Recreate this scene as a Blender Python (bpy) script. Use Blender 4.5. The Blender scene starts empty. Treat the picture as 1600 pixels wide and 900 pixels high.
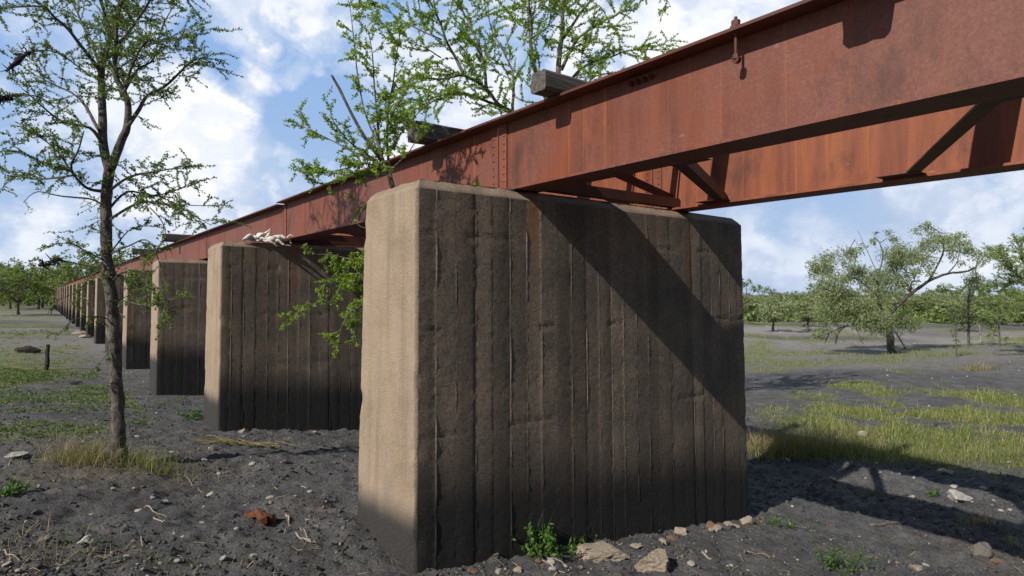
import bpy, bmesh, math, random
import numpy as np
from mathutils import Vector, noise as mn
random.seed(7); RNG = np.random.default_rng(7)
R = math.radians
scene = bpy.context.scene
COL = scene.collection

# ------------------------------------------------------------------ camera model and bridge frame
EYE = 1.89; F = 974.225; HY = 459.33
TH = 0.6511; AX, AY = -0.6573, 4.2895
CT, ST = math.cos(TH), math.sin(TH)
LP, WP, ZT, SP = 3.9282, 0.8588, 2.6243, 5.7505       # pier length, thickness, height, spacing
ZB, ZG = 2.7143, 3.3281                                # girder underside / top
U1, U2, FW = 0.8955, 2.868, 0.27                       # outer flange edges of the two girders, flange width
PIT = math.atan((HY-450)/F)
def at(px, py, y):
    """world point seen at photo pixel (px,py) at distance y ahead"""
    u = (px-800)/F; w = -(py-450)/F; c, s = math.cos(PIT), math.sin(PIT)
    ry, rz = c-w*s, s+w*c
    return Vector((u*y/ry, y, EYE+rz*y/ry))
def BW(u, v, z=0.0):
    return Vector((AX+CT*u-ST*v, AY+ST*u+CT*v, z))
def UV(x, y):
    dx, dy = x-AX, y-AY
    return CT*dx+ST*dy, -ST*dx+CT*dy
def sstep(a, b, x):
    t = min(1, max(0, (x-a)/(b-a))); return t*t*(3-2*t)

# ------------------------------------------------------------------ object helpers
def tag(o, label=None, cat=None, group=None, kind=None):
    if label: o['label'] = label
    if cat: o['category'] = cat
    if group: o['group'] = group
    if kind: o['kind'] = kind
    return o
def empty(name, loc=(0,0,0), rz=0):
    o = bpy.data.objects.new(name, None); COL.objects.link(o)
    o.location = loc; o.rotation_euler = (0,0,rz); o.empty_display_size = .2
    return o
def link(name, me, mats=(), parent=None, smooth=True):
    o = bpy.data.objects.new(name, me); COL.objects.link(o)
    for m in (mats if isinstance(mats, (list, tuple)) else [mats]): me.materials.append(m)
    if smooth: me.polygons.foreach_set('use_smooth', [True]*len(me.polygons))
    if parent: o.parent = parent
    return o
def np_mesh(name, V, Fc):
    """fast mesh from arrays: V (n,3), Fc (m,k)"""
    V = np.asarray(V, np.float32); Fc = np.asarray(Fc, np.int32)
    me = bpy.data.meshes.new(name); k = Fc.shape[1]; m = Fc.shape[0]
    me.vertices.add(len(V)); me.vertices.foreach_set('co', V.ravel())
    me.loops.add(m*k); me.loops.foreach_set('vertex_index', Fc.ravel())
    me.polygons.add(m); me.polygons.foreach_set('loop_start', np.arange(0, m*k, k, dtype=np.int32))
    me.polygons.foreach_set('loop_total', np.full(m, k, np.int32))
    me.update(calc_edges=True); me.validate()
    return me
def fattr(me, name, vals):
    a = me.attributes.new(name, 'FLOAT', 'POINT'); a.data.foreach_set('value', np.asarray(vals, np.float32))
class MB:
    """mesh collector"""
    def __init__(s): s.v = []; s.f = []
    def add(s, vs, fs):
        b = len(s.v); s.v += [tuple(v) for v in vs]; s.f += [tuple(i+b for i in f) for f in fs]
    def box(s, x0, x1, y0, y1, z0, z1):
        s.add([(x0,y0,z0),(x1,y0,z0),(x1,y1,z0),(x0,y1,z0),(x0,y0,z1),(x1,y0,z1),(x1,y1,z1),(x0,y1,z1)],
              [(3,2,1,0),(4,5,6,7),(0,1,5,4),(1,2,6,5),(2,3,7,6),(3,0,4,7)])
    def bar(s, a, b, w, h, up=(0,0,1)):
        a, b = Vector(a), Vector(b); d = (b-a).normalized(); sd = d.cross(Vector(up)).normalized(); u = sd.cross(d)
        vs = []
        for p in (a, b):
            for i, j in ((-1,-1),(1,-1),(1,1),(-1,1)): vs.append(p+sd*(i*w/2)+u*(j*h/2))
        s.add(vs, [(3,2,1,0),(4,5,6,7),(0,1,5,4),(1,2,6,5),(2,3,7,6),(3,0,4,7)])
    def tube(s, P, rad, n=6, cap=True, rough=0):
        P = [Vector(p) for p in P]
        if len(P) < 2: return
        up = Vector((.31,.17,.93)); vs = []; ref = None
        for i, p in enumerate(P):
            d = (P[min(i+1,len(P)-1)]-P[max(i-1,0)])
            if d.length < 1e-9: d = Vector((0,0,1))
            d.normalize()
            if ref is None: ref = d.cross(up).normalized() if abs(d.dot(up)) < .98 else d.cross(Vector((1,0,0))).normalized()
            ref = (ref-d*ref.dot(d)).normalized(); b = d.cross(ref)
            for k in range(n):
                a = 2*math.pi*k/n; r = rad[i]
                if rough: r *= 1+rough*mn.noise(p*9+Vector((math.cos(a)*2, math.sin(a)*2, 0)))
                vs.append(p+ref*(math.cos(a)*r)+b*(math.sin(a)*r))
        fs = [(i*n+k, i*n+(k+1)%n, (i+1)*n+(k+1)%n, (i+1)*n+k) for i in range(len(P)-1) for k in range(n)]
        if cap: fs += [tuple(range(n-1,-1,-1)), tuple((len(P)-1)*n+k for k in range(n))]
        s.add(vs, fs)
    def mesh(s, name):
        me = bpy.data.meshes.new(name); me.from_pydata(s.v, [], s.f); me.update(); return me
    def build(s, name, mat, parent=None, smooth=False):
        return link(name, s.mesh(name), mat, parent, smooth)

# ------------------------------------------------------------------ materials
class NT:
    def __init__(s, name):
        s.m = bpy.data.materials.new(name); s.m.use_nodes = True; s.t = s.m.node_tree
        s.b = s.t.nodes['Principled BSDF']; s.out = s.t.nodes['Material Output']
    def n(s, typ, **kw):
        o = s.t.nodes.new(typ)
        for k, v in kw.items():
            if k in o.inputs: o.inputs[k].default_value = v
            else: setattr(o, k, v)
        return o
    def l(s, a, b): s.t.links.new(a, b)
    def coord(s, scale=(1,1,1), kind='Object'):
        c = s.n('ShaderNodeTexCoord'); m = s.n('ShaderNodeMapping'); m.inputs['Scale'].default_value = scale
        s.l(c.outputs[kind], m.inputs['Vector']); return m.outputs['Vector']
    def noise(s, scale, detail=6, rough=.6, vec=None, dist=0):
        o = s.n('ShaderNodeTexNoise'); o.inputs['Scale'].default_value = scale; o.inputs['Detail'].default_value = detail
        o.inputs['Roughness'].default_value = rough; o.inputs['Distortion'].default_value = dist
        if vec: s.l(vec, o.inputs['Vector'])
        return o.outputs['Fac']
    def ramp(s, fac, stops):
        o = s.n('ShaderNodeValToRGB'); cr = o.color_ramp
        while len(cr.elements) < len(stops): cr.elements.new(.5)
        for e, (p, c) in zip(cr.elements, stops): e.position = p; e.color = (*c, 1) if len(c) == 3 else c
        s.l(fac, o.inputs['Fac']); return o.outputs['Color']
    def fr(s, fac, a, b, lo=0, hi=1):
        o = s.n('ShaderNodeMapRange'); o.inputs['From Min'].default_value = a; o.inputs['From Max'].default_value = b
        o.inputs['To Min'].default_value = lo; o.inputs['To Max'].default_value = hi
        s.l(fac, o.inputs['Value']); return o.outputs['Result']
    def mix(s, fac, a, b, mode='MIX'):
        o = s.n('ShaderNodeMix'); o.data_type = 'RGBA'; o.blend_type = mode
        for sk, v in ((o.inputs['Factor'], fac), (o.inputs['A'], a), (o.inputs['B'], b)):
            if isinstance(v, (int, float)): sk.default_value = v
            elif isinstance(v, tuple): sk.default_value = (*v, 1)
            else: s.l(v, sk)
        return o.outputs['Result']
    def math(s, op, a, b=0.0):
        o = s.n('ShaderNodeMath'); o.operation = op
        for sk, v in ((o.inputs[0], a), (o.inputs[1], b)):
            if isinstance(v, (int, float)): sk.default_value = v
            else: s.l(v, sk)
        return o.outputs[0]
    def attr(s, name):
        o = s.n('ShaderNodeAttribute'); o.attribute_name = name; return o.outputs['Fac']
    def bump(s, h, strength=.5, dist=.01):
        o = s.n('ShaderNodeBump'); o.inputs['Strength'].default_value = strength; o.inputs['Distance'].default_value = dist
        s.l(h, o.inputs['Height']); s.l(o.outputs['Normal'], s.b.inputs['Normal'])
    def done(s, col, rough=.85, spec=.3):
        if isinstance(col, tuple): s.b.inputs['Base Color'].default_value = (*col, 1)
        else: s.l(col, s.b.inputs['Base Color'])
        s.b.inputs['Roughness'].default_value = rough; s.b.inputs['Specular IOR Level'].default_value = spec
        return s.m

def concrete_mat():
    t = NT('board_formed_concrete'); co = t.coord()
    n1 = t.noise(2.3, 7, .62, co); n2 = t.noise(55, 4, .7, co); st = t.noise(1, 6, .6, t.coord((9,9,.55)))
    bd = t.attr('board')
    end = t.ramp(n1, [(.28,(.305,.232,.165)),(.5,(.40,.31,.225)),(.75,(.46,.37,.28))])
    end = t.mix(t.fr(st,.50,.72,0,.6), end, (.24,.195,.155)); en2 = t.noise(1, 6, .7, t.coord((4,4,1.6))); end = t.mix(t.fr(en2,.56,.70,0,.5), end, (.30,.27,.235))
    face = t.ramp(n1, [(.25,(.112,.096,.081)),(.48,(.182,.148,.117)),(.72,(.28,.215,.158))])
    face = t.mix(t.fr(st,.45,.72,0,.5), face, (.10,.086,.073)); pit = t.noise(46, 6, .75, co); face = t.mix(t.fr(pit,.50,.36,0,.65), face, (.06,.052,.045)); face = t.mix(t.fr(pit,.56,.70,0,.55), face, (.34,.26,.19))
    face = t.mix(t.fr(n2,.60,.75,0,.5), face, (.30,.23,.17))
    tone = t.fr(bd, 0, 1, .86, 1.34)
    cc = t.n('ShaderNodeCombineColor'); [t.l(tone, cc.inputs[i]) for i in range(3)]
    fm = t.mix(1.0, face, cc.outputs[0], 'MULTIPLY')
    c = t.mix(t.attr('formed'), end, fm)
    c = t.mix(t.attr('fin'), c, (.36,.28,.21))
    c = t.mix(t.fr(n2,.35,.65,0,.30), c, (.55,.45,.36), 'MULTIPLY')
    gr = t.noise(120, 4, .8, co); c = t.mix(t.fr(gr,.50,.36,0,.6), c, (.35,.30,.26), 'MULTIPLY'); c = t.mix(t.fr(gr,.62,.74,0,.5), c, (.55,.46,.37))
    c = t.mix(t.attr('rust'), c, (.30,.12,.035))
    dk = t.mix(t.fr(n2,.3,.7), (.018,.018,.019), (.055,.053,.052)); dk = t.mix(t.math('MULTIPLY', t.attr('formed'), .5), dk, (.016,.015,.0145))
    c = t.mix(t.attr('stain'), c, dk)
    t.bump(t.math('ADD', t.math('MULTIPLY', t.noise(46,6,.75,co), .6), t.math('MULTIPLY', gr, .4)), .9, .014)
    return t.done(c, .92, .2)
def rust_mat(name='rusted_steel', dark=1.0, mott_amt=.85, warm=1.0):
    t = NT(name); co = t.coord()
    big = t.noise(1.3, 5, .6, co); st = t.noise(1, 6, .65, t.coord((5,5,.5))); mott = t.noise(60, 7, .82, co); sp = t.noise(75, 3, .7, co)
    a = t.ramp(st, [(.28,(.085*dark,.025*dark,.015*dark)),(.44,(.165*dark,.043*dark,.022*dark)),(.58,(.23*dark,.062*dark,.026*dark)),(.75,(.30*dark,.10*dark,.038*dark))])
    b = t.ramp(mott, [(.30,(.12*dark,.038*dark,.030*dark)),(.5,(.165*dark,.062*dark,.054*dark)),(.72,(.235*dark,.125*dark,.122*dark))])
    c = t.mix(t.fr(t.math('ADD', t.math('MULTIPLY', big, .7), t.math('MULTIPLY', st, .3)),.37,.55,0,mott_amt), a, b)
    c = t.mix(1.0, c, (1.0, warm, warm*.85), 'MULTIPLY')
    blot = t.noise(1, 7, .7, t.coord((2.6,2.6,1.3))); c = t.mix(t.fr(blot,.54,.68,0,.7), c, (.055*dark,.024*dark,.018*dark))
    run = t.noise(1, 4, .6, t.coord((16,16,.25))); c = t.mix(t.fr(run,.60,.72,0,.45), c, (.36*dark,.125*dark,.035*dark))
    pale = t.noise(1, 8, .75, t.coord((3.3,3.3,9.))); c = t.mix(t.fr(pale,.66,.74,0,.6), c, (.36*dark,.28*dark,.23*dark))
    c = t.mix(t.fr(sp,.62,.74,0,.7), c, (.09*dark,.03*dark,.02*dark))
    t.bump(mott, .25, .006)
    return t.done(c, .62, .4)
def wood_mat(name, a, b, scale=(2,30,30)):
    t = NT(name); co = t.coord(scale)
    n1 = t.noise(1.2, 6, .7, co, .4)
    c = t.ramp(n1, [(.3,a),(.7,b)])
    t.bump(n1, .8, .015); return t.done(c, .9, .2)
def bark_mat(name, a, b):
    t = NT(name); co = t.coord((1,1,.45)); n1 = t.noise(34, 5, .7, co); n2 = t.noise(6, 4, .6, t.coord())
    c = t.ramp(n1, [(.32,a),(.62,b)]); c = t.mix(t.fr(n2,.45,.7,0,.6), c, tuple(x*1.6 for x in b)); li = t.noise(30, 5, .7, t.coord()); c = t.mix(t.fr(li,.60,.68,0,.6), c, (.34,.33,.30)); c = t.mix(t.fr(li,.42,.34,0,.7), c, tuple(x*.6 for x in a))
    t.bump(n1, 1.0, .02); return t.done(c, .95, .15)
def leaf_mat(name, stops, trans=.35):
    t = NT(name); g = t.n('ShaderNodeNewGeometry')
    c = t.ramp(g.outputs['Random Per Island'], stops)
    tr = t.n('ShaderNodeBsdfTranslucent'); mx = t.n('ShaderNodeMixShader'); mx.inputs[0].default_value = trans
    t.l(t.mix(1.0, c, (1.0,1.0,.55), 'MULTIPLY'), tr.inputs['Color'])
    t.done(c, .55, .35)
    t.l(t.b.outputs[0], mx.inputs[1]); t.l(tr.outputs[0], mx.inputs[2]); t.l(mx.outputs[0], t.out.inputs['Surface'])
    return t.m
def stone_mat(name, stops):
    t = NT(name); co = t.coord(); g = t.n('ShaderNodeNewGeometry')
    c = t.ramp(g.outputs['Random Per Island'], stops)
    n1 = t.noise(22, 6, .7, co); c = t.mix(t.fr(n1,.3,.7,.0,.5), c, (.3,.26,.22), 'MULTIPLY')
    t.bump(n1, .6, .02); return t.done(c, .9, .2)
def ground_mat():
    t = NT('black_soil_ground'); co = t.coord()
    n0 = t.noise(.35, 5, .6, co); n1 = t.noise(3.2, 8, .68, co); n2 = t.noise(26, 6, .72, co); n3 = t.noise(110, 3, .6, co)
    soil = t.ramp(n1, [(.3,(.070,.070,.072)),(.5,(.122,.120,.121)),(.7,(.20,.194,.188))])
    soil = t.mix(t.fr(n2,.56,.70,0,.6), soil, (.22,.213,.205)); lit2 = t.noise(7, 6, .7, co); soil = t.mix(t.fr(lit2,.58,.70,0,.5), soil, (.17,.145,.115))
    soil = t.mix(t.fr(n2,.46,.30,0,.8), soil, (.034,.034,.036))
    soil = t.mix(t.fr(n3,.66,.72,0,.8), soil, (.30,.275,.24))
    soil = t.mix(t.attr('pale'), soil, t.ramp(n1, [(.3,(.26,.245,.235)),(.7,(.38,.35,.325))]))
    gr = t.ramp(n1, [(.3,(.10,.14,.035)),(.5,(.18,.21,.065)),(.68,(.27,.24,.12))])
    gm = t.math('MULTIPLY', t.attr('green'), t.fr(n2,.36,.55,.25,1))
    c = t.mix(gm, soil, gr)
    c = t.mix(t.math('MULTIPLY', t.attr('straw'), t.fr(n2,.4,.6)), c, (.22,.17,.10))
    t.bump(t.math('ADD', t.math('MULTIPLY', n2, .75), t.math('MULTIPLY', n3, .25)), 1.0, .06)
    return t.done(c, .95, .15)

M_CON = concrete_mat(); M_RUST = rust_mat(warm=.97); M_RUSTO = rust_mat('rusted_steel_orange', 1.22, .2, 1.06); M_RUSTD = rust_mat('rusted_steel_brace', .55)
M_TIE = wood_mat('weathered_tie_wood', (.045,.04,.036), (.17,.155,.14), (1.5,28,28))
M_DRIFT = wood_mat('bleached_driftwood', (.5,.47,.43), (.78,.75,.7), (8,8,8))
M_CHAR = wood_mat('charred_wood', (.018,.016,.015), (.06,.052,.047), (8,8,8))
M_REDW = wood_mat('red_brown_wood', (.06,.022,.012), (.19,.075,.04), (8,8,8))
M_STICK = wood_mat('dry_stick_wood', (.2,.16,.12), (.42,.36,.29), (10,10,10))
M_BARK = bark_mat('dark_fissured_bark', (.026,.023,.02), (.15,.132,.115))
M_BARK2 = bark_mat('grey_branch_bark', (.06,.05,.042), (.19,.165,.145))
M_LEAF1 = leaf_mat('thorn_tree_leaf', [(0,(.075,.125,.028)),(.5,(.15,.235,.055)),(1,(.30,.41,.11))], .45)
M_LEAF2 = leaf_mat('sapling_leaf', [(0,(.16,.27,.03)),(.5,(.27,.42,.05)),(1,(.42,.55,.10))], .5)
M_LEAF3 = leaf_mat('olive_grey_leaf', [(0,(.19,.24,.12)),(.5,(.31,.37,.20)),(1,(.44,.49,.29))], .5)
M_LEAF4 = leaf_mat('far_tree_leaf', [(0,(.09,.14,.035)),(.5,(.17,.24,.065)),(1,(.28,.34,.12))], .4)
M_LEAF5 = leaf_mat('far_scrub_leaf', [(0,(.15,.19,.08)),(.5,(.24,.29,.12)),(1,(.35,.39,.19))], .4)
M_LEAF6 = leaf_mat('muted_green_leaf', [(0,(.17,.24,.08)),(.5,(.28,.37,.13)),(1,(.42,.50,.22))], .5)
M_WEED = leaf_mat('weed_leaf', [(0,(.05,.12,.02)),(.5,(.09,.18,.035)),(1,(.15,.25,.055))], .35)
M_COVER = leaf_mat('ground_cover_leaf', [(0,(.07,.12,.035)),(.5,(.12,.185,.055)),(.8,(.175,.235,.08)),(1,(.26,.25,.13))], .35)
M_GRASS = leaf_mat('mixed_grass', [(0,(.11,.18,.035)),(.4,(.20,.28,.065)),(.62,(.33,.33,.12)),(1,(.52,.43,.24))], .45)
M_STRAW = leaf_mat('dry_straw', [(0,(.11,.13,.035)),(.3,(.2,.18,.07)),(.7,(.40,.31,.17)),(1,(.52,.43,.27))], .3)
M_STONE = stone_mat('pale_stones', [(0,(.10,.095,.09)),(.35,(.20,.18,.155)),(.55,(.25,.20,.15)),(.66,(.24,.13,.08)),(.8,(.36,.32,.27)),(1,(.55,.52,.48))])
M_PALE = stone_mat('white_stones', [(0,(.42,.40,.36)),(1,(.62,.60,.56))]); M_GREY = stone_mat('grey_stones', [(0,(.15,.135,.12)),(1,(.22,.20,.18))])
M_CHUNK = stone_mat('broken_concrete', [(0,(.36,.30,.23)),(1,(.50,.43,.34))])

# ------------------------------------------------------------------ ground
T1D = 6.15
T1B = at(188, 722, T1D)
def fbm(x, y, s, o=3, z=0.): return mn.fractal(Vector((x*s, y*s, z)), .9, 2.1, o, noise_basis='PERLIN_ORIGINAL')
def near_pier(x, y):
    u, v = UV(x, y); k = round((v-WP/2)/SP)
    dv = abs(v-k*SP-WP/2)-WP/2; du = max(-u, u-LP)
    return max(du, dv, 0) if (du > 0) != (dv > 0) or du > 0 else 0
def slope_at(u, v):
    # the ground falls away across the bridge and, gently, along it
    return -.28*sstep(3.5, 11, v)-.123*max(-2.2, min(4.3, u))*(1-.6*sstep(8, 20, v))
def gz(x, y):
    d = math.hypot(x, y-4)
    z = .10*fbm(x, y, .22, 2)+.035*fbm(x, y, 1.1, 3, 3)
    z *= sstep(.0, 1.6, near_pier(x, y)) if y < 40 else 1
    u, v = UV(x, y)
    z += slope_at(u, v)
    z += (T1B.z-slope_at(*UV(T1B.x, T1B.y)))*math.exp(-((x-T1B.x)**2+(y-T1B.y)**2)/1.3)
    z += .10*math.exp(-((u+.12)**2/.05+(v-.75)**2/.10))           # mud flare against the front pier
    z -= .10*math.exp(-((u+.9)**2/.35+(v-2.5)**2/.9))
    z += .06*math.exp(-((u-2.2)**2/3+(v+.75)**2/.10))
    if d < 16:
        a = sstep(16, 7, d)
        c = mn.noise(Vector((x*5.5, y*5.5, 1.7))); c2 = mn.noise(Vector((x*13, y*13, 5.1))); c3 = mn.noise(Vector((x*27, y*27, 9.1)))
        z += a*(.050*max(0, c)+.034*c2+.026*c3-.06*max(0, mn.noise(Vector((x*2.3, y*2.3, 8.)))-.22))
    return z
def green_at(x, y):
    n = fbm(x, y, .45, 3, 20); n2 = fbm(x, y, .13, 2, 31)
    g = 0
    if x > 0 or y > 30:
        e = ((x-10)/5.4)**2+((y-11.6)/4.4)**2
        g = max(g, sstep(1.25, .55, e)*sstep(-.35, .42, n+.6*fbm(x, y, 1.5, 3, 66)+.10))
        if y > 15: g = max(g, .8*sstep(.0, .35, n*.7+n2))
    u, v = UV(x, y)
    if u < -.6 and y > 9:
        g = max(g, sstep(8, 12, y)*sstep(-.2, .45, n+.16+.55*fbm(x, y, 1.9, 3, 91))*(1 if y < 26 else .45))
        if y > 40: g = max(g, .9*sstep(-.1, .3, n2+.1))
    if u < -1.2 and 7 < y < 10: g = max(g, .6*sstep(.1, .45, n))
    if u > -.6 and u < 4.2: g *= .35
    return min(1, g)
def pale_at(x, y):
    if y < 14: return 0
    n = sstep(-.3, .2, fbm(x, y*2.2, .06, 2, 55)+.1)
    if x > 0: return max(.9*sstep(25, 33, y)*(1-.6*sstep(55, 80, y)), .5*sstep(12, 20, y))*n
    return .55*sstep(14, 26, y)*n
def axis(lo, d0, d1, hi, step, grow):
    a = list(np.arange(d0, d1, step)); s = step; x = a[-1]
    while x < hi: s = min(s*grow, 45); x += s; a.append(x)
    s = step; x = d0; b = []
    while x > lo: s = min(s*grow, 45); x -= s; b.append(x)
    return np.array(b[::-1]+a)
XS = axis(-700, -4.6, 5.6, 700, .035, 1.05); YS = axis(-60, 3.2, 8.4, 1500, .035, 1.045)
def make_ground():
    V = []; G = []; PL = []; SW = []
    for y in YS:
        for x in XS:
            far = math.hypot(x, y)
            z = gz(x, y)
            V.append((x, y, z)); G.append(green_at(x, y)); PL.append(pale_at(x, y))
            e = math.exp(-((x-T1B.x)**2+(y-T1B.y)**2)/.5); SW.append(min(1, e+.5*max(0, fbm(x, y, .8, 2, 77)-.2)))
    nx = len(XS); ny = len(YS)
    i, j = np.meshgrid(np.arange(nx-1), np.arange(ny-1)); a = (j*nx+i).ravel()
    me = np_mesh('ground', V, np.stack([a, a+1, a+nx+1, a+nx], 1))
    fattr(me, 'green', G); fattr(me, 'pale', PL); fattr(me, 'straw', SW)
    o = link('ground', me, ground_mat()); tag(o, 'dark grey crusted soil plain with green patches', 'ground', kind='structure')
make_ground()
def gp(px, py):
    """ground point under a photo pixel"""
    y = EYE*F/(py-HY)
    for _ in range(8):
        p = at(px, py, y); y = (EYE-gz(p.x, p.y))*F/(py-HY)
    p = at(px, py, y); return Vector((p.x, p.y, gz(p.x, p.y)))

# ------------------------------------------------------------------ piers
BL, BF, BB, BR = .0417, .0555, .0629, .0149
def pier_mesh(name, seed, level, stain_h, nboards=24):
    rnd = random.Random(seed)
    ch = .022; ct = .075
    cols = []          # (u, v, nu, nv, kind, board, fin)
    tones = []
    def face_cols(kind):
        """columns along a long formed face, parameter 0..LP"""
        out = []; x = 0; xs = [0]
        while x < LP-.12:
            x += rnd.uniform(.145, .172); xs.append(x)
        xs[-1] = LP
        for b in range(len(xs)-1):
            a, c = xs[b], xs[b+1]; tone = rnd.random(); off = rnd.uniform(-.0012, .0012)
            fin = rnd.choice([.0015, .002, .003, .003, .004, .005]) if b else 0; slant = rnd.uniform(-.002, .002); cup = rnd.uniform(-.001, .004)
            fr = [0, .006, .012]+list(np.linspace(.02, c-a-.003, {3:6, 2:4, 1:2, 0:1}[level]))
            if level == 0: fr = [0, .012]
            for q, f in enumerate(fr):
                tt = f/(c-a); out.append((a+f, tone, off+slant*(tt-.5)+cup*4*tt*(1-tt), fin if q == 1 else 0))
        out.append((LP, tone, 0, 0)); return out
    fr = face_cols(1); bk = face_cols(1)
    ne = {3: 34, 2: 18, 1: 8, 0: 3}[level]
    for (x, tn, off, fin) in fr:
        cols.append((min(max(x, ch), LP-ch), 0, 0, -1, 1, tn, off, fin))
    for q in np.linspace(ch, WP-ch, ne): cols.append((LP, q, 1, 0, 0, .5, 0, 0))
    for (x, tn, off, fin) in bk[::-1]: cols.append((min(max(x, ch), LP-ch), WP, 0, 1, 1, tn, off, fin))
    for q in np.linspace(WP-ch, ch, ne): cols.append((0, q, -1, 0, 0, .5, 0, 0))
    # drop duplicates produced by clamping
    cc = []
    for c in cols:
        if cc and abs(c[0]-cc[-1][0]) < 1e-5 and abs(c[1]-cc[-1][1]) < 1e-5: continue
        cc.append(c)
    cols = cc
    dz = {3: .024, 2: .04, 1: .09, 0: .3}[level]
    zs = list(np.arange(-.95, ZT-.001, dz))+[ZT]
    so = rnd.uniform(0, 50)
    V = []; A = {'formed': [], 'board': [], 'fin': [], 'stain': [], 'rust': []}
    joints = [2.31, 1.63, .89]
    def emit(u, v, z, c, extra=0, topf=0):
        q = Vector((u+so, v, z)); t = max(0, 1-z/ZT)
        uu = u-BL*t*(1-u/LP)+BR*t*(u/LP); vv = v-BF*t*(1-v/WP)+BB*t*(v/WP)
        d = 0; fz = 0
        if level >= 1:
            if c[4]:
                rough = mn.noise(q*17)*.0012+mn.noise(q*41)*.0026+mn.noise(q*2)*.001
                fz = max(0, min(1, .35+2.0*mn.noise(Vector((u*7+so, 3, z*3.2))+Vector((0,0,seed)))+.6*mn.noise(Vector((u*9, 3, z*14)))))*c[7]
                d = rough+c[6]+fz
                for jz in joints:
                    if abs(z-jz-.012*mn.noise(Vector((u*3+so, 1, 0)))) < dz*.55 and mn.noise(Vector((u*2.1+so, jz, 0))) > .05: d -= .005
            else:
                d = mn.noise(q*5)*.002+mn.noise(q*30)*.0012
            # chipped edges
            eu = min(u, LP-u); ev = min(v, WP-v)
            if eu < .06 and ev < .06: d -= .008*max(0, mn.noise(q*13))+.034*max(0, mn.noise(q*6.1)-.26)
        V.append((uu+c[2]*d, vv+c[3]*d, z+extra))
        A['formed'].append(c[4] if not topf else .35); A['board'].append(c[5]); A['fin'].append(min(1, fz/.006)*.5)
        sh = stain_h-.11*max(0, u)+(.26 if c[4] else 0)+.08*mn.noise(Vector((u*1.1+so, v*2, 4)))+.03*mn.noise(Vector((u*6+so, v*6, z*3)))
        A['stain'].append(.96*sstep(sh+(.30 if c[4] else .18), sh-(.22 if c[4] else .08), z)+.0)
        rr = math.exp(-((u-1.03-.04*mn.noise(Vector((z*3, 2, so))))/.05)**2)*sstep(1.5, 2.65, z)*.8*(c[3] < 0)
        rr += math.exp(-((u-2.98)/.045)**2)*sstep(1.2, 2.6, z)*.5*(c[3] < 0)
        A['rust'].append(min(1, rr*(0.6+mn.noise(Vector((u*20, z*3, so))))))
    for z in zs:
        for c in cols: emit(c[0], c[1], z, c)
    nc = len(cols); F4 = []
    for r in range(len(zs)-1):
        for k in range(nc): F4.append((r*nc+k, r*nc+(k+1)%nc, (r+1)*nc+(k+1)%nc, (r+1)*nc+k))
    # chamfer rows then cap
    r0 = len(zs)-1
    for step in (1, 2):
        f = step/2
        for c in cols:
            ins = ct*f
            u = min(max(c[0], ins), LP-ins); v = min(max(c[1], ins), WP-ins)
            w = (c[0]*7, c[1]*7, f)
            e = mn.noise(Vector(w))*.012+mn.noise(Vector(w)*3.1)*.007 if level > 0 else 0
            emit(u, v, ZT+ct*f*1.0, (c[0], c[1], 0, 0, c[4], .75, 0, 0), e, 1)
        r = r0+step-1
        for k in range(nc): F4.append((r*nc+k, r*nc+(k+1)%nc, (r+1)*nc+(k+1)%nc, (r+1)*nc+k))
    me = bpy.data.meshes.new(name)
    base = (r0+2)*nc
    me.from_pydata(V, [], F4+[tuple(base+k for k in range(nc))]); me.update()
    for k, a in A.items(): fattr(me, k, a)
    if level: me.polygons.foreach_set('use_smooth', [True]*len(me.polygons)); me.set_sharp_from_angle(angle=R(28))
    return me
PIER_LABELS = {
 -1: 'concrete pier beside the viewer, out of the picture on the right',
 0: 'huge front concrete pier with the diagonal girder shadows across its face',
 1: 'second concrete pier with the white driftwood lying on its top edge',
 2: 'third concrete pier, dark stained low down, just left of the driftwood pier',
 3: 'fourth concrete pier, half hidden behind the trunk of the thorny tree',
 4: 'fifth concrete pier, hidden for the most part by the thorny tree trunk',
 5: 'sixth concrete pier from the front, first one seen left of the tree trunk'}
ORD = ['first','second','third','fourth','fifth','sixth','seventh','eighth','ninth','tenth','eleventh','twelfth','thirteenth','fourteenth']
far_me = {}
for k in range(-1, 28):
    lv = 3 if k == 0 else 2 if k in (1, 2) else 1 if k < 7 and k >= 0 else 0
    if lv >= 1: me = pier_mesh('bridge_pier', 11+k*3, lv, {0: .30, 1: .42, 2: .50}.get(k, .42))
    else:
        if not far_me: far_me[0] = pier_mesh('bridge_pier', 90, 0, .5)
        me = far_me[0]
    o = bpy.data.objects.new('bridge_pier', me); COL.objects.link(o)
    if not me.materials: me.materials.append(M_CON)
    dz = {1: -.05, 2: -.05, 3: -.05}.get(k, -.04 if k > 3 else 0)
    o.location = BW(0, k*SP, dz); o.rotation_euler = (0, 0, TH)
    if k in PIER_LABELS: lb = PIER_LABELS[k]
    elif k < 13: lb = f'{ORD[k]} concrete pier of the bridge counted from the camera'
    else: lb = 'tiny pale concrete pier at the far end of the row by the trees'
    tag(o, lb, 'bridge pier', 'far bridge piers' if k >= 13 else 'concrete piers in a row')

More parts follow.
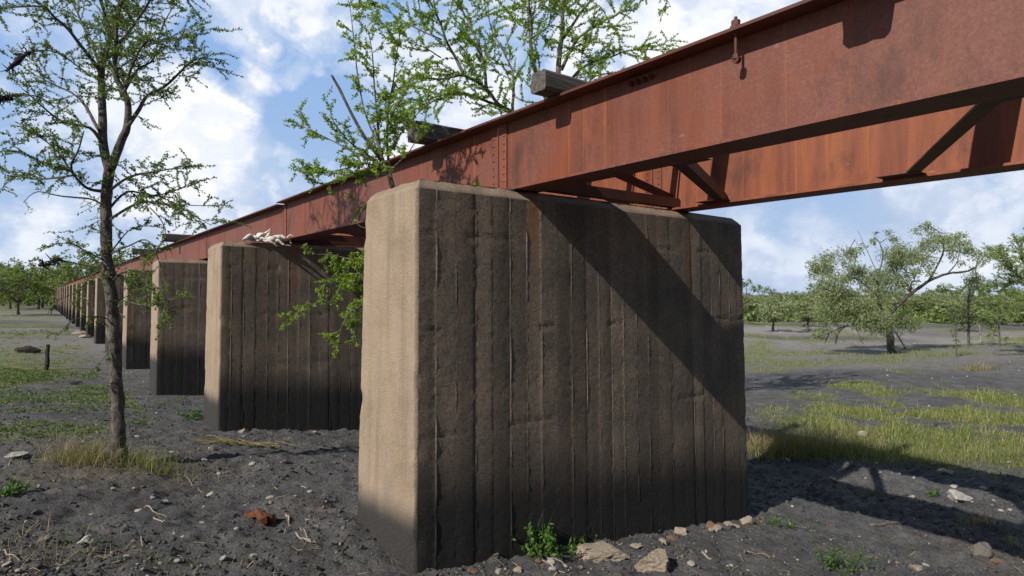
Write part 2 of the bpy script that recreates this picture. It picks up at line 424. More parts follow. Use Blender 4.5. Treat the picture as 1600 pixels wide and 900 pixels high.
# ------------------------------------------------------------------ girder spans
def ibeam(mb, u0, v0, v1, n=1):
    """riveted I girder: outer flange edge u0 .. u0+FW, local z 0..H"""
    H = ZG-ZB; tf = .018; tw = .012; c = u0+FW/2
    mb_w, mb_t, mb_b = mb
    mb_w.box(c-tw/2, c+tw/2, v0, v1, tf+.001, H-tf-.001)
    mb_t.box(u0, u0+FW, v0, v1, H-tf, H)
    mb_b.box(u0, u0+FW, v0, v1, 0, tf)
def rivet(mb, u, v, z, sgn, r=.014):
    """low dome head on a web face"""
    n = 7; vs = []; 
    for rr, h in ((r, 0), (r*.75, r*.5)):
        for k in range(n):
            a = 2*math.pi*k/n; vs.append((u+sgn*h, v+rr*math.cos(a), z+rr*math.sin(a)))
    vs.append((u+sgn*r*.7, v, z))
    fs = [(k, (k+1) % n, n+(k+1) % n, n+k) for k in range(n)]+[(n+k, n+(k+1) % n, 2*n) for k in range(n)]
    if sgn > 0: pass
    mb.add(vs, fs)
def make_span(k, detail):
    v0 = .004; v1 = SP-.004; H = ZG-ZB
    root = empty('bridge_span', BW(0, k*SP+WP/2, ZB), TH)
    for gi, u0 in enumerate((U1, U2)):
        c = u0+FW/2
        w, t, b = MB(), MB(), MB(); ibeam((w, t, b), u0, v0, v1)
        mr = M_RUSTO if gi else M_RUST; g = w.build('girder_web', mr, root)
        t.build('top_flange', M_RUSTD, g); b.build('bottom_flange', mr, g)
        if detail:
            for ve, s in ((v0, 1), (v1, -1)):        # end angles with their rivets, both faces
                for sg in (-1, 1):
                    pl = MB(); e0, e1 = sorted((ve+s*.002, ve+s*.105)); ua, ub = sorted((c+sg*.0065, c+sg*.017))
                    pl.box(ua, ub, e0, e1, .02, H-.02)
                    if sg > 0: pl.box(c+.0175, c+.075, min(ve+s*.003, ve+s*.014), max(ve+s*.003, ve+s*.014), .02, H-.02)
                    po = pl.build('end_angle', M_RUST, g)
                    if detail > 1 or sg < 0:
                        rv = MB()
                        for q in range(9): rivet(rv, c+sg*.017, ve+s*.070, .055+q*(H-.11)/8, sg)
                        rv.build('rivet_row', M_RUST, po, True)
            st = MB()                                # bearing shoe at each end
            for ve in (.16, SP-.16): st.box(u0+.02, u0+FW-.02, ve-.14, ve+.14, -.021, -.001)
            st.build('bearing_plate', M_RUSTD, root)
    if detail:
        ca, cb = U1+FW/2+.02, U2+FW/2-.02
        lb = []
        lb = [(3.98, 4.93), (2.29, 3.38), (.62, 1.70)]
        for va, vb in lb:
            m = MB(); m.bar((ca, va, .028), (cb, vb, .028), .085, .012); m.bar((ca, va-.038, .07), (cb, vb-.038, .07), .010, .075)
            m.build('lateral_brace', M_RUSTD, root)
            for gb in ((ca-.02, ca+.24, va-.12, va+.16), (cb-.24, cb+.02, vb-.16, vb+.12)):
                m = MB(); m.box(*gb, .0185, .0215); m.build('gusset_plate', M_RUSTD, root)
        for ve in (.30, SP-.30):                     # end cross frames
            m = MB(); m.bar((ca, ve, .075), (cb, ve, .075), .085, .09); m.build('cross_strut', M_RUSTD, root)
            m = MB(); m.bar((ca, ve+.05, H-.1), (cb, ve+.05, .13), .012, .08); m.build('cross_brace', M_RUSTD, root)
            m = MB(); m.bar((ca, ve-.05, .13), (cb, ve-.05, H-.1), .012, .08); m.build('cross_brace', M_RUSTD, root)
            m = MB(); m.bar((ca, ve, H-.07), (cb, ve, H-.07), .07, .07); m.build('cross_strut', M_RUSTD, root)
    return root
SPAN_LABELS = {
 -2: 'rusted steel girder span behind the viewer',
 -1: 'nearest rusted steel girder span crossing the upper right of the picture',
 0: 'second rusted girder span, between the front pier and the driftwood pier',
 1: 'third rusted girder span, running away from the pier with white driftwood',
 2: 'fourth rusted girder span, its weathered sleeper seen past the thorny tree',
 3: 'fifth rusted girder span, crossing behind the thorny tree trunk'}
def copy_tree(o, parent=None):
    c = o.copy(); COL.objects.link(c); c.parent = parent
    for ch in list(o.children): copy_tree(ch, c)
    return c
simple = None
spans = {}
for k in range(-2, 27):
    if k < 4: o = make_span(k, 2 if k in (-1, 0) else 1)
    elif simple is None: o = simple = make_span(k, 0)
    else: o = copy_tree(simple); o.location = BW(0, k*SP+WP/2, ZB)
    if k >= 1: o.location.z += -.03 if k < 3 else -.035
    spans[k] = o
    if k in SPAN_LABELS: lb = SPAN_LABELS[k]
    elif k < 9: lb = f'{ORD[k+1]} rusted girder span of the bridge counted from the camera'
    else: lb = 'distant thin rusted girder span near the far end of the bridge'
    tag(o, lb, 'girder span', 'far girder spans' if k >= 9 else 'girder spans of the bridge')
# hook bolt, the four bolt heads and a weld scar plate on the nearest span
near_web = [c for c in spans[-1].children if c.name.startswith('girder_web')][0]
def loc_v(v): return v-(-SP+WP/2)
H = ZG-ZB; vb = loc_v(-1.86)
m = MB(); uo = U1+.045
m.tube([(uo, vb, H+.07), (uo, vb, H-.135)], [.009, .009], 8)
m.tube([(uo, vb, H-.135), (uo, vb, H-.160)], [.019, .019], 6); m.tube([(uo-.01, vb, H-.163), (uo+.02, vb, H-.160)], [.022, .022], 8)
m.tube([(uo, vb, H+.002), (uo, vb, H+.022)], [.034, .03], 8); m.tube([(uo, vb, H+.023), (uo, vb, H+.05)], [.024, .024], 6)
m.build('hook_bolt', M_RUSTD, near_web)
for q in range(4):
    m = MB(); v = loc_v(-1.045-q*.056); z = H-.062
    m.tube([(U1+FW/2-.006, v, z), (U1+FW/2-.036, v, z)], [.017, .017], 6); m.tube([(U1+FW/2-.0365, v, z), (U1+FW/2-.055, v, z)], [.010, .010], 6)
    m.build('bolt_head', M_RUSTD, near_web)

# ------------------------------------------------------------------ sleepers left on the girders
def tie_mesh(seed, L=2.95, w=.205, h=.185):
    rnd = random.Random(seed); V = []; n = 40
    ring = []
    for i in range(9): ring.append((-w/2+w*i/8, -h/2))
    for i in range(1, 8): ring.append((w/2, -h/2+h*i/7))
    for i in range(1, 9): ring.append((w/2-w*i/8, h/2))
    for i in range(1, 7): ring.append((-w/2, h/2-h*i/7))
    for q in range(n+1):
        x = L*q/n
        for (a, b) in ring:
            d = .010*mn.noise(Vector((x*2.2+seed, a*30, b*30)))+.006*mn.noise(Vector((x*9+seed, a*60, b*60)))
            e = .03*max(0, mn.noise(Vector((a*14+seed, b*14, 0)))) if q in (0, n) else 0
            kx = 1-.10*(abs(a) > w*.44)*(abs(b) > h*.42)
            V.append((x+(e if q == 0 else -e), a*kx*(1+d*4)+d*.4, b*kx*(1+d*4)-(.008*max(0, mn.noise(Vector((x*1.1, a*40+seed, 0)))) if b > 0 else 0)))
    m = len(ring)
    fs = [(q*m+k, (q+1)*m+k, (q+1)*m+(k+1) % m, q*m+(k+1) % m) for q in range(n) for k in range(m)]
    fs += [tuple(range(m)), tuple(n*m+k for k in range(m-1, -1, -1))]
    me = bpy.data.meshes.new('railway_sleeper'); me.from_pydata(V, [], fs); me.update(); return me
for v, p, dzz, wv, lb in [
    (-.40, .14, 0, .165, 'weathered wooden sleeper on the girder above the front pier, large squared end showing'),
    (1.42, .17, 0, .20, 'split grey sleeper on the girder behind the leafy sapling'),
    (15.2, .30, -.03, .24, 'small grey sleeper on the girder right of the thorny tree trunk'),
    (22.0, .30, -.035, .24, 'smallest sleeper on the girder, close beside the thorny tree trunk'),
    (-2.535, .215, 0, .215, 'sleeper over the nearest span above the frame, seen by its shadow on the web')]:
    o = link('railway_sleeper', tie_mesh(int(v*7)+40, 2.95, wv, wv*.88), M_TIE, None, False)
    o.location = BW(U1-p, v, ZG+dzz+wv*.44+.004); o.rotation_euler = (0, 0, TH+random.uniform(-.01, .01))
    tag(o, lb, 'sleeper', 'sleepers left on the bridge')

# ------------------------------------------------------------------ driftwood on the second pier
def wob(P, a, seed, f=5):
    return [Vector(p)+Vector((mn.noise(Vector(p)*f+Vector((seed,0,0))), mn.noise(Vector(p)*f+Vector((0,seed,3))), mn.noise(Vector(p)*f+Vector((7,0,seed)))))*a for p in P]
def lerp_path(P, n):
    P = [Vector(p) for p in P]; out = []
    for i in range(len(P)-1):
        for q in range(n): out.append(P[i].lerp(P[i+1], q/n))
    out.append(P[-1]); return out
m = MB(); zt = ZT-.05+.08
for pth, r in [([(.26,.05,.02),(.42,.02,.07),(.58,.03,.10),(.68,.05,.17),(.75,.08,.27)], (.02,.055,.06,.04,.006)),
             ([(.36,.03,.02),(.58,.0,.05),(.78,-.02,.08),(.95,0,.10),(1.10,.03,.09)], (.02,.05,.06,.045,.012)),
             ([(.60,0,.04),(.70,-.07,.0),(.80,-.12,-.08)], (.04,.03,.006)), ([(.75,-.03,.07),(.86,-.09,.02),(.92,-.12,-.06)], (.035,.028,.005)),
             ([(.9,-.02,.10),(1.0,-.07,.05),(1.04,-.09,-.03)], (.035,.025,.005)), ([(.62,.02,.10),(.70,.0,.15),(.70,-.02,.24)], (.03,.02,.005)),
             ([(.95,0,.10),(1.06,-.02,.14),(1.12,-.03,.12)], (.03,.018,.005)), ([(.32,.06,.04),(.5,.12,.05),(.7,.17,.08)], (.03,.05,.02))]:
    m.tube(wob(lerp_path(pth, 6), .05, 3, 13), [.75*q for q in np.interp(np.linspace(0, 1, 6*(len(pth)-1)+1), np.linspace(0, 1, len(r)), r)], 9, True, .9)
o = m.build('driftwood', M_DRIFT, None, True); o.scale = (.88, .9, .85); o.location = BW(.06, SP, zt); o.rotation_euler = (0, 0, TH)
tag(o, 'bleached white driftwood lodged on top of the second pier against the girder', 'driftwood')

# ------------------------------------------------------------------ foliage helpers
def norm(a): return a/np.maximum(np.linalg.norm(a, axis=-1, keepdims=True), 1e-9)
def leaf_quads(P, D, Ln, Wd, rng):
    """P (n,3) bases, D (n,3) directions, lengths, widths -> diamond leaves with a fold"""
    n = len(P); D = norm(D); S = norm(np.cross(D, norm(rng.normal(size=(n,3))))); N = np.cross(S, D)
    Ln = np.asarray(Ln).reshape(-1,1); Wd = np.asarray(Wd).reshape(-1,1)
    a = P; b = P+D*Ln*.5+S*Wd*.5+N*Wd*.15; c = P+D*Ln; d = P+D*Ln*.5-S*Wd*.5+N*Wd*.15
    V = np.stack([a, b, c, d], 1).reshape(-1,3)
    return V, np.arange(4*n).reshape(-1,4)
def blade_strips(P, h, w, lean, az, rng, segs=3, droop=.6):
    """curved tapering grass blades"""
    n = len(P); h = np.asarray(h)[:,None]; w = np.asarray(w)[:,None]; d = np.stack([np.cos(az), np.sin(az), 0*az], 1)
    s = np.stack([-np.sin(az), np.cos(az), 0*az], 1); tw = rng.uniform(-1, 1, (n,1)); s = norm(s+d*tw)
    rows = []
    for q in range(segs+1):
        t = q/segs; out = np.asarray(lean)[:,None]*h*(t**1.7); up = h*(t-droop*np.asarray(lean)[:,None]*t*t*.5)
        c = P+d*out+np.array([0,0,1])*up; ww = w*(1-t*.92)*.5
        rows += [c-s*ww, c+s*ww]
    V = np.stack(rows, 1).reshape(-1,3); k = 2*(segs+1); b = np.arange(n)[:,None]*k
    F4 = np.concatenate([b+np.array([[2*q, 2*q+1, 2*q+3, 2*q+2]]) for q in range(segs)], 0)
    return V, F4
class Tree:
    def __init__(s, seed):
        s.w = MB(); s.tw = MB(); s.P = []; s.D = []; s.rng = np.random.default_rng(seed); s.rnd = random.Random(seed)
    def limb(s, P, r0, r1, sub=4, wobble=.02, n=8, rough=.12):
        Q = smooth(P, sub); Q = wob(Q, wobble, s.rnd.uniform(0, 40), 3)
        rad = list(np.interp(np.linspace(0,1,len(Q))**.9, [0,1], [r0, r1]))
        s.w.tube(Q, rad, n, True, rough); return Q
    def twig(s, p, d, L, r, depth, leaf, droop=0., jit=.20, seg=6, sp=.03, bare=0.06, kids=3, per=3):
        p = Vector(p); d = Vector(d).normalized(); Q = [p]; st = L/seg
        for i in range(seg):
            d = (d+Vector((s.rnd.gauss(0,jit), s.rnd.gauss(0,jit), s.rnd.gauss(0,jit)-droop))*.5).normalized()
            Q.append(Q[-1]+d*st)
        s.tw.tube(Q, list(np.linspace(r, r*.3, seg+1)), 4 if depth == 0 else 5, False)
        # leaf clusters
        nl = int(L*(1-bare)/sp)
        for i in range(nl):
            t = bare+(1-bare)*(i+s.rnd.random())/max(1,nl); f = t*seg; j = min(seg-1, int(f)); c = Q[j].lerp(Q[j+1], f-j)
            ax = (Q[j+1]-Q[j]).normalized()
            for _ in range(s.rnd.randint(max(1,per-1), per+1)):
                v = Vector((s.rnd.gauss(0,1), s.rnd.gauss(0,1), s.rnd.gauss(0,1)))+ax*.6
                s.P.append(c); s.D.append(v)
        if depth > 0:
            for i in range(kids):
                t = s.rnd.uniform(.25, .9); f = t*seg; j = min(seg-1, int(f)); c = Q[j].lerp(Q[j+1], f-j)
                ax = (Q[j+1]-Q[j]).normalized()
                dv = (ax*.7+Vector((s.rnd.gauss(0,1), s.rnd.gauss(0,1), s.rnd.gauss(0,.8)))*.6)
                s.twig(c, dv, L*s.rnd.uniform(.35,.75), r*.6, depth-1, leaf, droop, jit, 5, sp, .05, kids, per)
    def dress(s, Q, n, L, r, t0=.15, depth=1, up=.2, droop=0., **kw):
        for i in range(n):
            f = (t0+(1-t0)*(i+s.rnd.random())/n)*(len(Q)-1); j = min(len(Q)-2, int(f)); c = Q[j].lerp(Q[j+1], f-j)
            ax = (Q[j+1]-Q[j]).normalized()
            dv = ax*.6+Vector((s.rnd.gauss(0,1), s.rnd.gauss(0,1), s.rnd.gauss(0,.7)+up))*.7
            s.twig(c, dv, L*s.rnd.uniform(.5,1.25), r, depth, None, droop, **kw)
    def build(s, name, label, cat, base, bark, twigm, leafm, ll=(.014,.026), asp=.5, group=None):
        root = empty(name, base); tag(root, label, cat, group)
        b = Vector(base)
        for nm, mb, mt in (('trunk', s.w, bark), ('twigs', s.tw, twigm)):
            if mb.v:
                mb.v = [tuple(Vector(v)-b) for v in mb.v]; mb.build(nm, mt, root, True)
        if s.P:
            n = len(s.P); ln = s.rng.uniform(ll[0], ll[1], n)
            P = np.array([tuple(p) for p in s.P])-np.array(b); D = np.array([tuple(d) for d in s.D])
            V, Fc = leaf_quads(P, D, ln, ln*asp, s.rng); link('crown', np_mesh('crown', V, Fc), leafm, root, False)
        return root
def smooth(P, n):
    P = [Vector(p) for p in P]
    if len(P) == 2: return lerp_path(P, n)
    out = []
    for i in range(len(P)-1):
        a = P[max(i-1,0)]; b = P[i]; c = P[i+1]; d = P[min(i+2,len(P)-1)]
        for q in range(n):
            t = q/n; out.append(.5*((2*b)+(c-a)*t+(2*a-5*b+4*c-d)*t*t+(3*b-a-3*c+d)*t**3))
    out.append(P[-1]); return out
def path(pts, d0, d1):
    """photo pixels with the distance running from d0 to d1"""
    n = len(pts); return [at(x, y, d0+(d1-d0)*(i/(n-1) if n > 1 else 0)) for i, (x, y) in enumerate(pts)]

# ------------------------------------------------------------------ left thorny tree
def thorny_tree():
    T = Tree(3); D = T1D
    base = at(188, 724, D)
    tr = T.limb([base+Vector((0,0,-.12)), *path([(187,700),(183,620),(178,520),(171,430),(166,380),(167,310),(170,265)], D, D)], .064, .045, 16, .010, 14, .26)
    # root flare
    T.limb([base+Vector((0,0,-.1)), base+Vector((0,0,.16))], .09, .064, 4, .0, 12, .25)
    A = T.limb(path([(170,268),(162,233),(160,180),(157,140),(158,110),(167,83),(177,43),(187,0),(192,-60),(190,-120)], D, D+.25), .048, .012, 4)
    B = T.limb(path([(171,266),(190,220),(200,200),(200,167),(190,140),(180,117),(180,83),(183,33),(200,-30),(205,-90)], D, D-.3), .042, .01, 4)
    L = []
    def lm(pts, d0, d1, r0, r1, n, Lt, up=.2, droop=.05, sp=.0105, t0=.2, **kw):
        Q = T.limb(path(pts, d0, d1), r0*.85, r1*.8, 4, .02, 6); T.dress(Q, int(n*.95), Lt*.93, .0028, t0, 1, up, droop, sp=sp, **kw); return Q
    lm([(199,200),(217,173),(230,153),(257,137),(293,103),(312,90),(333,97)], D-.1, D+.35, .026, .006, 22, .36)
    lm([(196,135),(207,100),(230,67),(262,62),(282,56)], D-.2, D-.7, .018, .005, 18, .34)
    lm([(190,150),(215,110),(240,90),(255,40),(275,5)], D-.2, D+.5, .018, .005, 18, .36)
    lm([(160,222),(143,200),(100,190),(67,167),(33,140)], D, D-.45, .022, .005, 16, .3)
    lm([(158,205),(133,167),(110,143),(77,127),(40,110)], D, D+.5, .02, .005, 18, .32)
    lm([(155,110),(133,80),(110,50),(83,27),(63,10),(0,12),(-40,20)], D+.1, D-.4, .024, .006, 22, .34)
    lm([(158,112),(140,60),(120,20),(100,-30)], D+.1, D+.7, .018, .005, 16, .36)
    lm([(180,80),(215,30),(250,-20),(290,-40)], D-.2, D+.2, .02, .005, 20, .4)
    lm([(178,60),(160,10),(140,-50)], D, D-.6, .018, .005, 14, .36)
    lm([(160,300),(133,293),(113,265),(120,238),(132,205)], D, D-.5, .022, .005, 14, .26)
    lm([(113,268),(100,265),(60,252),(8,218)], D-.3, D-.7, .014, .004, 16, .22)
    lm([(118,275),(80,278),(45,280),(5,268)], D-.2, D+.3, .014, .004, 16, .22)
    lm([(125,285),(90,240),(60,215),(40,205)], D-.2, D-.5, .012, .004, 12, .24)
    lm([(166,325),(140,310),(100,308),(60,300),(38,318)], D, D+.4, .014, .004, 4, .2, sp=.05)
    lm([(169,300),(200,278),(240,268),(286,264)], D, D-.5, .02, .005, 18, .28)
    lm([(170,330),(200,300),(235,305),(270,300),(300,285)], D, D+.4, .016, .005, 18, .28)
    lm([(170,345),(210,320),(245,318),(290,330),(330,352)], D, D-.3, .018, .004, 20, .24, -.05, .2)
    lm([(250,320),(300,322),(355,321)], D-.2, D-.4, .008, .003, 8, .14)
    lm([(235,325),(255,350),(262,380)], D-.2, D-.3, .008, .003, 5, .14, -.2, .3)
    lm([(168,420),(128,412),(90,406),(60,412)], D, D-.3, .014, .006, 6, .18, .1)
    lm([(170,410),(140,395),(110,380),(85,382)], D, D-.5, .010, .004, 8, .16)
    lm([(172,440),(150,425),(120,455),(85,470)], D, D-.4, .010, .003, 8, .2, -.2, .3)
    lm([(176,500),(150,495),(115,500),(90,525)], D, D-.5, .008, .003, 5, .16, -.2, .3)
    lm([(172,440),(195,425),(225,440),(262,488)], D, D-.35, .014, .003, 16, .22, -.2, .35)
    lm([(172,400),(200,385),(230,375),(250,410),(262,470)], D, D-.3, .012, .003, 14, .2, -.2, .35)
    lm([(176,470),(200,472),(240,478),(290,455)], D, D-.45, .010, .003, 8, .16)
    lm([(174,390),(200,360),(230,352)], D, D+.3, .010, .003, 8, .18)
    lm([(180,530),(165,560),(150,575)], D, D-.2, .006, .002, 4, .14, -.1, .2)
    lm([(140,120),(100,88),(70,78),(45,83)], D, D-.44, .010, .004, 8, .18)
    lm([(85,168),(60,152),(35,150),(2,154)], D-.2, D-.46, .009, .004, 8, .18)
    T.dress(A, 44, .42, .0032, .3, 1, .1, .03, sp=.013); T.dress(B, 44, .42, .0032, .3, 1, .1, .03, sp=.013)
    for _ in range(26):     # twigs around the upper trunk
        q = tr[T.rnd.randint(len(tr)//2, len(tr)-1)]; T.twig(q, (T.rnd.gauss(0,1), T.rnd.gauss(0,1), T.rnd.gauss(0,.5)), T.rnd.uniform(.15,.4), .004, 1, None, .1, sp=.028)
    T.build('thorny_tree', 'slender dark-barked thorny tree with airy small-leaved crown at the left', 'tree', base, M_BARK, M_BARK2, M_LEAF1, (.012,.027), .52)
    # flood debris caught in the branches
    for pts, rr, lb in [([(52,80),(42,84),(30,92),(18,104),(9,112)], (.012,.03,.04,.03,.015), 'dark clump of flood debris hanging at the upper left of the thorny tree'),
                        ([(97,404),(84,408),(72,412),(60,414)], (.012,.016,.03,.02), 'dark broken branch end with debris low on the thorny tree'),
                        ([(20,152),(8,153),(-8,158)], (.012,.028,.03), 'dark debris clump at the left edge beside the thorny tree')]:
        mb = MB(); Q = lerp_path(path(pts, D-.42, D-.5), 3); r = list(np.interp(np.linspace(0,1,len(Q)), np.linspace(0,1,len(rr)), rr))
        mb.tube(wob(Q, .02, 5, 9), [q*.55 for q in r], 8, True, .6)
        for _ in range(60):
            p = Q[random.randint(1, len(Q)-2)]; p = p+Vector((random.gauss(0,.012), random.gauss(0,.012), random.gauss(0,.012))); mb.tube([p, p+Vector((random.gauss(0,.035), random.gauss(0,.035), random.gauss(-.012,.03)))], [.006, .002], 4, False)
        o = mb.build('debris_clump', M_CHAR, None, True); tag(o, lb, 'debris')
thorny_tree()

# ------------------------------------------------------------------ sapling behind the front pier
def sapling():
    T = Tree(12); D = 5.36
    base = BW(.36, 1.10, 0); base.z = gz(base.x, base.y); D = base.y
    tr = T.limb([base+Vector((0,0,-.1)), at(628,600,D), at(622,420,D), at(618,320,D), at(608,272,D)], .032, .021, 5, .01, 9)
    def lm(pts, d0, d1, r0, r1, n, Lt, up=.15, droop=.0, sp=.0105, t0=.1, **kw):
        Q = T.limb(path(pts, d0, d1), r0, r1, 4, .012, 6); T.dress(Q, int(n*1.1), Lt*1.1, .0026, t0, 1, up, droop, sp=sp, **kw); return Q
    lm([(610,276),(596,240),(590,190),(585,150),(582,90),(575,40)], D, D-.1, .016, .003, 24, .2)
    lm([(609,274),(604,220),(606,170),(616,120),(622,75),(625,50)], D, D+.25, .014, .003, 20, .2)
    lm([(596,236),(575,190),(562,140),(556,95),(551,45),(545,8),(538,-15)], D-.05, D+.15, .010, .002, 16, .16)
    lm([(600,215),(612,180),(632,145),(640,120)], D, D-.3, .008, .002, 12, .18)
    lm([(604,262),(570,240),(540,215),(515,180)], D, D-.2, .010, .003, 9, .18)
    lm([(604,262),(570,245),(530,225),(490,205),(466,192)], D, D+.25, .010, .002, 14, .16)
    lm([(606,268),(575,255),(545,262),(510,268),(476,270)], D, D-.35, .010, .002, 18, .15)
    lm([(606,270),(580,275),(550,275),(505,288),(470,265)], D, D-.15, .008, .002, 14, .14)
    lm([(608,268),(640,235),(655,200),(640,190)], D, D-.3, .007, .002, 8, .14)
    lm([(604,240),(640,190),(672,160),(700,150)], D, D+.3, .008, .002, 12, .2)
    # low branches beside the shaded side of the pier
    lm([(622,430),(580,420),(550,405),(520,398),(495,398)], D, D+.1, .008, .002, 9, .12)
    lm([(622,450),(580,440),(545,430),(520,470),(490,480),(462,500)], D, D-.05, .008, .002, 14, .14)
    lm([(623,470),(575,455),(545,445),(525,425)], D, D+.15, .007, .002, 12, .14)
    lm([(624,500),(580,480),(550,485),(535,510),(530,540)], D, D-.05, .008, .002, 13, .14)
    lm([(624,520),(585,505),(560,510),(550,540)], D, D+.1, .006, .002, 9, .12)
    lm([(620,380),(585,360),(560,350),(570,320),(558,312)], D, D-.1, .006, .002, 6, .10)
    lm([(625,480),(585,450),(555,420),(548,400)], D, D+.05, .006, .002, 8, .12)
    # dead stub
    T.w.tube(wob(lerp_path(path([(600,255),(570,215),(545,170),(528,135),(518,118)], D, D-.1), 4), .01, 4), list(np.linspace(.017,.010,17)), 7, True, .35)
    T.build('sapling', 'bright green leafy sapling growing up behind the left end of the front pier', 'tree', base, M_BARK2, M_BARK2, M_LEAF2, (.013,.032), .5)
sapling()
def small_regrowth():
    T = Tree(21); b = BW(.93, .62, ZT+.07)
    for q in range(7): T.twig(b, (random.gauss(0,.7), random.gauss(0,.7), 1), .17, .003, 0, None, sp=.016)
    T.build('seedling', 'tiny yellow-green seedling on top of the front pier against the girder', 'plant', b, M_BARK2, M_BARK2, M_LEAF2, (.018,.03), .5)
small_regrowth()

# ------------------------------------------------------------------ tree beyond the bridge
def tree_behind():
    T = Tree(30); D = 11.0
    b = at(875, 460, D); base = Vector((b.x, b.y, gz(b.x, b.y)))
    tr = T.limb([base+Vector((0,0,-.1)), at(877,420,D), at(872,300,D), at(874,200,D), at(873,100,D), at(879,50,D), at(880,0,D), at(884,-80,D), at(880,-170,D)], .085, .016, 5, .02, 10)
    def lm(pts, d0, d1, r0, r1, n, Lt, up=.1, droop=.04, sp=.017, t0=.15, **kw):
        Q = T.limb(path(pts, d0, d1), r0, r1, 4, .03, 6); T.dress(Q, int(n*.95), Lt*1.05, .0045, t0, 1, up, droop, sp=sp, per=4, **kw); return Q
    lm([(873,200),(833,100),(830,33),(827,0),(820,-70)], D, D-.5, .045, .008, 26, .7)
    lm([(873,215),(830,190),(787,167),(760,140),(727,118),(687,123),(640,122)], D, D-.8, .05, .006, 26, .6)
    lm([(787,167),(760,160),(733,147),(690,150),(640,165)], D-.3, D+.2, .03, .005, 18, .5)
    lm([(727,118),(705,80),(690,40),(672,0),(650,-40)], D-.6, D-.9, .03, .006, 26, .55)
    lm([(760,140),(755,90),(735,40),(715,0),(700,-40)], D-.4, D+.5, .03, .006, 26, .6)
    lm([(800,180),(800,110),(770,50),(760,-10)], D-.1, D+.6, .03, .006, 24, .6)
    lm([(690,60),(650,45),(610,20),(570,5)], D-.8, D-.6, .014, .004, 12, .45)
    lm([(690,90),(660,75),(630,60)], D-.8, D-1.1, .012, .004, 8, .4)
    lm([(874,150),(905,110),(945,92),(985,78),(1024,78)], D, D+.6, .035, .005, 24, .5)
    lm([(876,110),(905,60),(940,35),(985,15)], D, D-.6, .035, .005, 24, .55)
    lm([(880,60),(915,10),(955,-30),(990,-60)], D, D+.4, .035, .005, 18, .6)
    lm([(874,180),(905,150),(930,120),(960,115)], D, D-.5, .025, .005, 14, .45)
    lm([(990,-60),(1030,-20),(1048,12)], D+.4, D+.3, .012, .004, 5, .3, -.1, .2)
    lm([(832,60),(860,30),(850,-40)], D, D+.9, .02, .005, 14, .6)
    T.dress(tr, 30, .7, .008, .45, 1, .1, .03, sp=.04, per=4)
    T.build('airy_tree', 'bright green airy tree rising beyond the girders above the front pier', 'tree', base, M_BARK2, M_BARK2, M_LEAF2, (.022,.048), .5)
tree_behind()

# ------------------------------------------------------------------ trees with clumped crowns
def clump_tree(name, label, cat, base, limbs, clumps, bark, leafm, n_leaf, ll, asp, seed, droop=.5, group=None, twigs=True):
    """limbs: list of (points, r0, r1); clumps: list of (centre, radii) ; leaves hang in uneven sprays"""
    rng = np.random.default_rng(seed); T = Tree(seed); root = empty(name, base); tag(root, label, cat, group); b = Vector(base)
    ends = []
    for P, r0, r1 in limbs:
        Q = T.limb(P, r0, r1, 4, .05*r0*8, 7, .2); ends += Q[len(Q)//3:]
    P = []; Dn = []
    tot = sum(r[0]*r[1]*r[2] for _, r in clumps)
    for c, r in clumps:
        c = Vector(c); r = tuple(q*.88 for q in r); n = int(n_leaf*r[0]*r[1]*r[2]/tot); r = np.array(r)
        if ends and twigs:
            e = min(ends, key=lambda q: (q-c).length)
            T.tw.tube(wob(lerp_path([e, e.lerp(c, .6)+Vector((0,0,.1*r[2])), c], 3), .12*r[2], seed, 2), list(np.linspace(.02,.006,7)), 5, False)
        ns = max(4, n//45); 
        S = norm(rng.normal(size=(ns,3)))*rng.uniform(.25, 1.0, (ns,1))**.6*r
        for s in S:
            m = int(n/ns*rng.uniform(.4,1.6)); sr = r.mean()*rng.uniform(.14,.30)
            q = np.array(c)+s+rng.normal(size=(m,3))*sr*np.array([1,1,.8])
            P.append(q); Dn.append(norm(rng.normal(size=(m,3)))+np.array([0,0,-droop])+s/np.linalg.norm(r)*.5)
            if twigs and rng.random() < .4:
                T.tw.tube([c, c.lerp(Vector(np.array(c)+s), .5)+Vector((0,0,.05)), Vector(np.array(c)+s)], [.008,.006,.003], 4, False)
    for nm, mb in (('trunk', T.w), ('twigs', T.tw)):
        if mb.v: mb.v = [tuple(Vector(v)-b) for v in mb.v]; mb.build(nm, bark, root, True)
    P = np.concatenate(P)-np.array(b); Dn = np.concatenate(Dn); ln = rng.uniform(ll[0], ll[1], len(P))
    V, Fc = leaf_quads(P, Dn, ln, ln*asp, rng); link('crown', np_mesh('crown', V, Fc), leafm, root, False)
    return root
def C(px, py, D, rx, rz, dd=0, ry=None):
    """crown clump seen at a photo pixel, radii given in photo pixels"""
    k = D/F; return (at(px, py, D+dd), (rx*k, (ry or rx)*k, rz*k))
